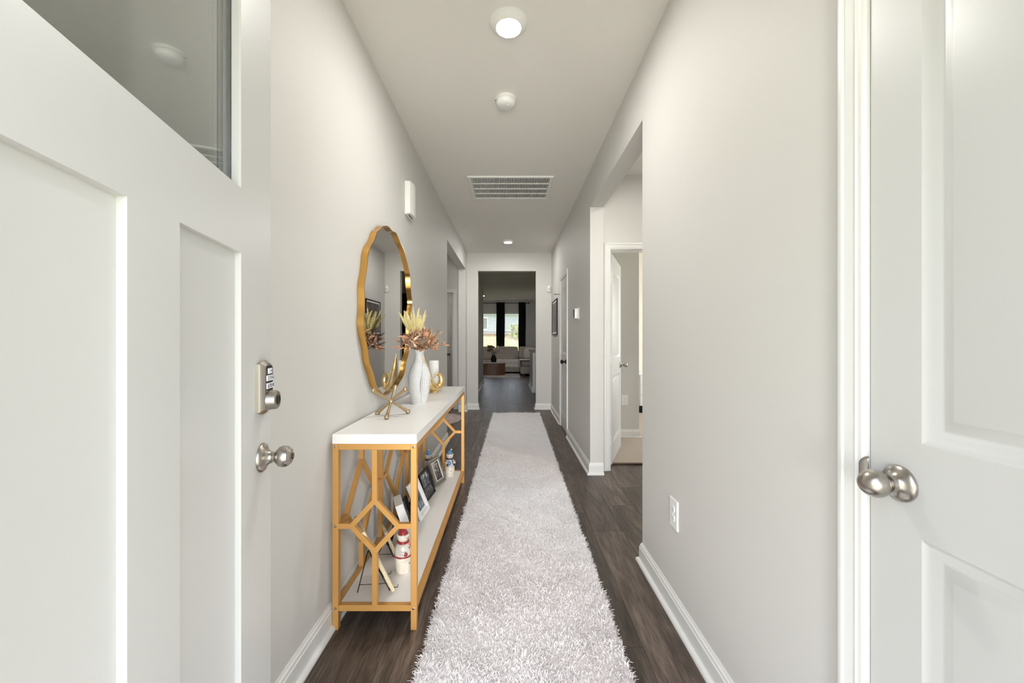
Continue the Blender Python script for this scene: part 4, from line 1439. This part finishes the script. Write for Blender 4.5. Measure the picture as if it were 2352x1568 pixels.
# ------------------------------------------------------------------ bedroom
t = thing('nightstand', 'white three-drawer nightstand glimpsed past the bedroom door', 'nightstand', (2.40, 6.72, 0.014))
B().box(-0.30, 0.30, -0.20, 0.20, 0.62, 0.645, 0.003).obj('top', 'trim', t, None, True)
B().box(-0.28, 0.28, -0.185, 0.19, 0.115, 0.62).obj('carcass', 'trim', t, None, True)
for k in range(3):
    z = 0.125 + k * 0.165
    d = B().box(-0.272, 0.272, -0.20, -0.185, z, z + 0.155, 0.003).obj('drawer', 'trim', t, None, True)
    B().ball((0, -0.212, z + 0.08), 0.012, u=10, v=8).obj('knob', 'nickel', d, 60, True)
for x in (-0.25, 0.25):
    for y in (-0.16, 0.16):
        B().box(x - 0.02, x + 0.02, y - 0.02, y + 0.02, 0, 0.115).obj('leg', 'black', t, None, True)
B().box(-0.27, 0.27, -0.14, -0.12, 0.0, 0.115).obj('base_strip', 'black', t, None, True)  # black strip under the drawers, shade of the gap put into colour

# ------------------------------------------------------------------ passage and living room
b = B()
b.box(0.53, 0.65, 9.17, 10.9, 0, 0.925)
o = struct(b.obj('wall_half', 'trim'), 'white half wall with a grey cap on the right beyond the end opening', 'half wall')
B().box(0.505, 0.675, 9.14, 10.92, 0.925, 0.955, 0.006).obj('cap', 'cushion', o)
B().box(0.515, 0.665, 9.155, 9.30, 0, 0.925, 0.003).obj('end_post', 'trim', o)
B().box(0.500, 0.680, 9.140, 9.315, 0, 0.11, 0.006).obj('post_base', 'trim', o)
baseboard('baseboard_half_wall', [(0.53, 9.315), (0.53, 10.9)], 'white baseboard along the half wall')


def soft_box(b, x0, x1, y0, y1, z0, z1, bulge=0.02, p=3.2, n=14, mx=None):
    """puffy cushion"""
    c = Vector(((x0 + x1) / 2, (y0 + y1) / 2, (z0 + z1) / 2)); h = Vector(((x1 - x0) / 2, (y1 - y0) / 2, (z1 - z0) / 2))
    sg = lambda v: math.copysign(abs(v) ** (2 / p), v)

    def fn(u, v):
        a, e = 2 * PI * u, PI * (v - 0.5)
        q = Vector((h.x * sg(math.cos(e)) * sg(math.cos(a)), h.y * sg(math.cos(e)) * sg(math.sin(a)), h.z * sg(math.sin(e))))
        q = c + q
        return mx @ q if mx else q
    b.grid(fn, 2 * n, n, True)
    return b


sofa = thing('sectional_sofa', 'taupe sectional sofa with chaise under the living room windows', 'sofa', (-0.5, 14.85, 0))
B().box(-2.3, 0.34, 14.40, 15.18, 0.08, 0.32, 0.03, 2).obj('base', 'sofa', sofa, 40)
B().box(0.35, 1.22, 13.38, 15.18, 0.08, 0.34, 0.03, 2).obj('chaise_base', 'sofa', sofa, 40)
for x0, x1 in ((-2.28, -1.42), (-1.41, -0.54), (-0.53, 0.34)):
    soft_box(B(), x0, x1, 14.38, 14.97, 0.31, 0.50, p=6).obj('seat_cushion', 'sofa', sofa, 60)
soft_box(B(), 0.35, 1.22, 13.36, 14.97, 0.33, 0.52, p=7).obj('chaise_cushion', 'sofa', sofa, 60)
B().box(-2.3, 1.22, 14.98, 15.20, 0.10, 0.80, 0.05, 3).obj('back_frame', 'sofa', sofa, 40)
for x0, x1 in ((-2.28, -1.42), (-1.41, -0.54), (-0.53, 0.30), (0.32, 1.20)):
    mx = Matrix.Translation((0, 15.02, 0.5)) @ Matrix.Rotation(R(-12), 4, 'X') @ Matrix.Translation((0, -15.02, -0.5))
    soft_box(B(), x0, x1, 14.78, 15.02, 0.48, 0.955, p=7, mx=mx).obj('back_cushion', 'cushion', sofa, 60)
for x in (-2.2, 0.45, 1.12):
    for y in (13.5, 15.1) if x > 0 else (14.48, 15.1):
        B().box(x - 0.03, x + 0.03, y - 0.03, y + 0.03, 0, 0.08).obj('foot', 'black', sofa)


def scatter_cushion(label, c, w, h, d, rotz, lean, m):
    t = thing('scatter_cushion', label, 'cushion', c, rotz, 'cushions on the sofa')
    mx = Matrix.Rotation(-lean, 4, 'X')
    soft_box(B(), -w / 2, w / 2, -d / 2, d / 2, 0, h, p=6 if w > 0.6 else 4.5, mx=mx).obj('cover', m, t, 60, True)
    b = B()
    for i in range(int(w / 0.03)):
        u = -w / 2 + 0.015 + i * 0.03
        b.tube([mx @ Vector((u, 0, h - 0.006)), mx @ Vector((u + 0.006, -0.004, h + 0.018))], 0.004, 4)
    b.obj('fringe', m, t, None, True)


scatter_cushion('long grey lumbar cushion in front of the sofa back', (-0.20, 14.70, 0.50), 0.80, 0.22, 0.14, 0, R(16), 'cushion')
scatter_cushion('ivory square cushion at the sofa corner', (0.72, 14.70, 0.52), 0.50, 0.44, 0.16, R(-14), R(20), 'cushion_white')
scatter_cushion('grey square cushion behind the vase on the sofa', (-0.92, 14.74, 0.50), 0.50, 0.46, 0.16, R(6), R(18), 'cushion')

tw = thing('throw_blanket', 'white throw blanket draped over the sofa seat edge', 'blanket', (0.0, 14.5, 0.50))


def drape(u, v):
    x = -0.50 + 0.80 * u
    s = v * 0.62
    if s < 0.36:
        y, z = 14.76 - s, 0.508
    else:
        y, z = 14.385 - 0.02 * math.sin((s - 0.36) * 20) ** 2, 0.508 - (s - 0.36) * (0.9 + 0.2 * u)
    return (x, y - 0.006 * math.sin(x * 40), z + 0.006 * math.sin(x * 31 + v * 3))


o = B().grid(drape, 24, 20).obj('cloth', 'throw', tw, 60)
md = o.modifiers.new('thick', 'SOLIDIFY'); md.thickness = 0.012; md.offset = 1
tb = thing('blush_throw', 'folded blush throw lying on the sofa chaise', 'blanket', (0.75, 13.9, 0.52))


def drape2(u, v):
    y = 13.345 + 0.75 * v
    if u < 0.14:
        x, z = 0.325, 0.535 - 0.24 * (0.14 - u) / 0.14
    else:
        x, z = 0.325 + 0.80 * (u - 0.14), 0.535
    return (x + 0.008 * math.sin(y * 24), y, z + 0.006 * math.sin(y * 17 + u * 4))


o = B().grid(drape2, 20, 16).obj('cloth', 'blush', tb, 60)
md = o.modifiers.new('thick', 'SOLIDIFY'); md.thickness = 0.014; md.offset = 1

ct = thing('coffee_table', 'oval walnut drum coffee table in the living room', 'coffee table', (-0.66, 13.88, 0.012))
oval = lambda r, n=48: [(0.50 * r * math.copysign(abs(math.cos(2 * PI * i / n)) ** 0.8, math.cos(2 * PI * i / n)), 0.31 * r * math.copysign(abs(math.sin(2 * PI * i / n)) ** 0.8, math.sin(2 * PI * i / n))) for i in range(n)]
prism(B(), oval(1), [(0.96, 0.96, 0), (0.97, 0.97, 0.385), (1.0, 1.0, 0.39), (1.0, 1.0, 0.41)], lambda x, y, h: (x, y, h)).obj('drum', 'walnut', ct, 30, True)
prism(B(), oval(1), [(1.01, 1.01, 0.41), (1.02, 1.02, 0.418), (1.01, 1.01, 0.428)], lambda x, y, h: (x, y, h)).obj('top', 'stone', ct, 30, True)
vs = thing('bud_vase', 'black vase on the coffee table', 'vase', (-0.575, 13.80, 0.44))
B().lathe([(0, 0), (0.07, 0), (0.095, 0.06), (0.10, 0.12), (0.08, 0.19), (0.055, 0.24), (0.06, 0.26), (0.05, 0.26), (0.04, 0.22), (0, 0.05)], 28).obj('vase_body', 'black', vs, 50, True)
fl = thing('pampas_bunch', 'bunch of pale and brown dried flowers in the black vase', 'bouquet', (-0.575, 13.80, 0.66))
rb2 = random.Random(4)
for i in range(16):
    az = 2 * PI * i / 16 + rb2.uniform(-0.2, 0.2)
    sp = rb2.uniform(0.2, 0.75)
    tip = Vector((math.cos(az) * sp * 0.36 + 0.03, math.sin(az) * sp * 0.3, rb2.uniform(0.18, 0.34)))
    B().tube([(0, 0, -0.15), tip * 0.5 + Vector((0, 0, 0.05)), tip], 0.003, 5).obj('stem', 'stem', fl, None, True)
    b = B()
    for k in range(5):
        b.ball(tip + Vector((rb2.uniform(-1, 1), rb2.uniform(-1, 1), rb2.uniform(-1, 1))) * 0.035, rb2.uniform(0.022, 0.04), (1, 1, 0.8), 8, 6)
    b.obj('flower_head', 'blush' if math.cos(az) > -0.2 else 'stem', fl, 60, True)
tr = thing('table_tray', 'pale round tray under the vase on the coffee table', 'tray', (-0.66, 13.86, 0.4405))
B().lathe([(0, 0), (0.20, 0), (0.215, 0.018), (0.205, 0.018), (0.195, 0.004), (0, 0.004)], 32).obj('dish', 'cushion_white', tr, 40, True)

lr = thing('living_room_rug', 'pale blush area rug under the coffee table', 'rug', (-1.1, 13.9, 0))
B().box(-1.6, 1.42, -0.98, 0.46, 0.0005, 0.013, 0.004).obj('backing', 'backing', lr, None, True)
k = 16000
pile('short_pile', np.stack([rg.uniform(-1.6, 1.43, k), rg.uniform(-0.99, 0.0, k)], 1), 0.018, 0.012, 'pile_pink', lr, 9)


def window(n, x0, x1, y, z0, z1, label, tilt):
    w = B()
    fr = lambda a, z, h: (a, y + h, z)
    w.sweep([(x0, z0), (x1, z0), (x1, z1), (x0, z1)], [(0, 0.03), (0.045, 0.03), (0.045, 0.09), (0, 0.09)], fr, True)
    o = struct(w.obj('window_%d' % n, 'trim'), label, 'window')
    zm = (z0 + z1) / 2
    B().box(x0 + 0.04, x1 - 0.04, y + 0.04, y + 0.08, zm - 0.02, zm + 0.02).obj('meeting_rail', 'trim', o)
    B().box(x0 + 0.04, x1 - 0.04, y + 0.055, y + 0.059, z0 + 0.04, z1 - 0.04).obj('glass_pane', 'pane', o)
    B().box(x0 - 0.03, x1 + 0.03, y - 0.03, y + 0.03, z0 - 0.025, z0).obj('window_sill', 'trim', o)
    return o


def blind(x0, x1, y, z0, z1, label, slat_tilt=27):
    t = thing('window_blind', label, 'blind', ((x0 + x1) / 2, y, z0))
    B().box(x0 + 0.008, x1 - 0.008, y - 0.025, y + 0.025, z1 - 0.055, z1 - 0.004, 0.003).obj('head_rail', 'blind', t)
    n = int((z1 - z0 - 0.08) / 0.05)
    first = None
    L = (x1 - x0) / 2 - 0.012
    for k in range(n):
        z = 0.03 + 0.05 * k
        if first is None:
            first = B().box(-L, L, -0.024, 0.024, -0.0016, 0.0016, mx=Matrix.Rotation(R(slat_tilt), 4, 'X')).obj('slat', 'blind', t, None, True)
            first.location = (0, 0, z)
        else:
            put(None, 'slat', first, t, Matrix.Translation((0, 0, z)))
    B().box(x0 + 0.012, x1 - 0.012, y - 0.024, y + 0.024, z0 + 0.002, z0 + 0.016).obj('bottom_rail', 'blind', t)
    for f in (0.15, 0.85):
        x = x0 + (x1 - x0) * f
        B().box(x - 0.002, x + 0.002, y - 0.0005, y + 0.0005, z0 + 0.01, z1 - 0.05).obj('ladder_cord', 'blind', t)


for i, (xa, xb) in enumerate(WIN):
    window(i + 1, xa, xb, 15.4, 0.78, 2.28, ['left living room window behind white blinds', 'right living room window between the black curtains'][i], 0)
    blind(xa, xb, 15.398 + 0.0, 0.78, 2.28, ['white slatted blind on the left living room window', 'white slatted blind on the right living room window'][i])
window(3, 1.78, 2.9, 11.9, 0.85, 2.2, 'dining area window above the black sideboard', 0)
o = struct(B().sweep([(4.8, 0.8), (6.2, 0.8), (6.2, 2.2), (4.8, 2.2)], [(0, 0.02), (0.05, 0.02), (0.05, 0.08), (0, 0.08)], lambda a, z, h: (4.0 + h, a, z), True).obj('window_4', 'trim'), 'bedroom window in the right bedroom wall', 'window')
B().box(4.045, 4.049, 4.84, 6.16, 0.84, 2.16).obj('glass_pane', 'pane', o)


def curtain(label, x0, x1, y, z0, z1, folds):
    t = thing('curtain', label, 'curtain', ((x0 + x1) / 2, y, z0), 0, 'black curtains')

    def fn(u, v):
        return (x0 + (x1 - x0) * u + 0.006 * math.sin(v * 9 + u * 20), y + (0.032 + 0.012 * (1 - v)) * math.sin(u * folds * 2 * PI), z0 + (z1 - z0) * v)
    o = B().grid(fn, folds * 10, 10).obj('cloth', 'curtain', t, 60)
    md = o.modifiers.new('thick', 'SOLIDIFY'); md.thickness = 0.004
    b = B()
    for k in range(folds):
        x = x0 + (x1 - x0) * (k + 0.5) / folds
        b.lathe([(0.020, -0.004), (0.024, 0), (0.020, 0.004), (0.016, 0), (0.020, -0.004)], 14, Matrix.Translation((x, y, z1 - 0.03)) @ Matrix.Rotation(R(90), 4, 'Y'), False)
    b.obj('grommet', 'wire', t, 60)


for lb, xa, xb in (('black curtain panel between the two living room windows', -0.535, -0.215), ('black curtain panel at the right of the living room windows', 0.315, 0.590), ('black curtain panel at the left end of the living room windows', -1.85, -1.50)):
    curtain(lb, xa, xb, 15.28, 0.03, 2.67, 4)
curtain('black curtain panel beside the dining area window', 1.42, 1.98, 11.80, 0.03, 2.60, 5)
t = thing('curtain_rod', 'thin black curtain rod above the living room windows', 'curtain rod', (-0.6, 15.28, 2.64))
B().tube([(-1.95, 15.28, 2.64), (0.70, 15.28, 2.64)], 0.012, 10).obj('rod', 'wire', t, 60)
for x in (-1.97, 0.72):
    B().ball((x, 15.28, 2.64), 0.026, u=12, v=8).obj('finial', 'wire', t, 60)
for x in (-1.6, -0.6, 0.64):
    B().box(x - 0.01, x + 0.01, 15.28, 15.4, 2.63, 2.65).obj('bracket', 'wire', t)
t = thing('curtain_rod', 'black curtain rod above the dining area window', 'curtain rod', (2.2, 11.80, 2.57))
B().tube([(1.38, 11.80, 2.57), (3.1, 11.80, 2.57)], 0.012, 10).obj('rod', 'wire', t, 60)
for x in (1.6, 3.0):
    B().box(x - 0.01, x + 0.01, 11.80, 11.9, 2.56, 2.58).obj('bracket', 'wire', t)

t = thing('sideboard', 'black sideboard under the dining area window', 'sideboard', (2.15, 11.40, 0))
B().box(-0.75, 0.75, -0.22, 0.22, 0.84, 0.88, 0.004).obj('top', 'black', t, None, True)
B().box(-0.73, 0.73, -0.20, 0.21, 0.10, 0.84).obj('carcass', 'black', t, None, True)
for k in range(3):
    d = B().box(-0.72 + k * 0.48, -0.25 + k * 0.48, -0.216, -0.20, 0.12, 0.82, 0.003).obj('door_panel', 'black', t, None, True)
    B().box(-0.30 + k * 0.48, -0.285 + k * 0.48, -0.235, -0.216, 0.40, 0.56, 0.002).obj('handle', 'nickel', d, None, True)
for x in (-0.68, 0.68):
    for y in (-0.16, 0.16):
        B().box(x - 0.02, x + 0.02, y - 0.02, y + 0.02, 0, 0.10).obj('leg', 'black', t, None, True)

# ------------------------------------------------------------------ outdoors
b = B()
b.box(-40, 40, -40, -3.0, -0.3, -0.12); b.box(-40, -3.8, -3.0, 15.6, -0.3, -0.12); b.box(4.25, 40, -3.0, 15.6, -0.3, -0.12)
struct(b.obj('ground', 'lawn'), 'lawn around the house', 'lawn')


def berm(u, v):
    x, y = -40 + 80 * u, 15.58 + 55 * v
    k = min(1, max(0, (y - 20) / 13)); k = k * k * (3 - 2 * k)
    w = 1 / (1 + math.exp((x - 0.1) * 2.2))
    return (x, y, -0.12 + k * (1.15 + 0.55 * w))


struct(B().grid(berm, 80, 50).obj('ground_lawn', 'lawn', None, 60), 'dry yellow-green lawn rising behind the living room windows', 'lawn')
b = B(); b.box(-2.0, 2.2, -3.0, -0.06, -0.2, -0.02)
struct(b.obj('ground_porch', 'concrete'), 'concrete porch slab outside the front door', 'porch')
hs = thing('neighbour_house', 'blue-grey sided house beyond the lawn behind the living room', 'house', (-1, 52, 1.2))
B().box(-9, 9, -4, 4, 0, 3.6).obj('siding', 'siding', hs, None, True)
B().box(-9.1, 9.1, -4.1, -4.0, 0, 0.85).obj('base_strip', 'fence', hs, None, True)
prism(B(), [(-9.6, -4.7), (9.6, -4.7), (9.6, 4.7), (-9.6, 4.7)], [(1, 1, 3.45), (1, 1, 3.65), (0.8, 0.02, 6.0)], lambda x, y, h: (x, y, h)).obj('roof', 'roofing', hs, None, True)
for x in (-6.0, -2.4, 3.4):
    f = B().box(x - 0.7, x + 0.7, -4.05, -3.95, 1.3, 2.8).obj('window_frame', 'trim', hs, None, True)
    B().box(x - 0.6, x + 0.6, -4.08, -4.05, 1.4, 2.7).obj('pane', 'gasket', f, None, True)
for i, (x, y, z, s_, lb) in enumerate(((0.42, 33.0, 1.05, 0.55, 'small dark shrub tree on the lawn outside the right window'), (-3.2, 36.0, 1.55, 0.6, 'low leafy shrub tree on the lawn outside the left window'))):
    tr = thing('garden_tree', lb, 'tree', (x, y, z))
    B().tube([(0, 0, 0), (0.02, 0, s_), (0, 0, 1.6 * s_)], [0.06, 0.05, 0.03], 8).obj('trunk', 'bark', tr, 60, True)
    b = B()
    rt = random.Random(i)
    for k in range(60):
        b.ball((rt.uniform(-0.7, 0.7) * s_, rt.uniform(-0.7, 0.7) * s_, (1.6 + rt.uniform(-0.9, 1.0)) * s_), rt.uniform(0.14, 0.3) * s_, u=8, v=6)
    b.obj('crown', 'foliage', tr, 60, True)
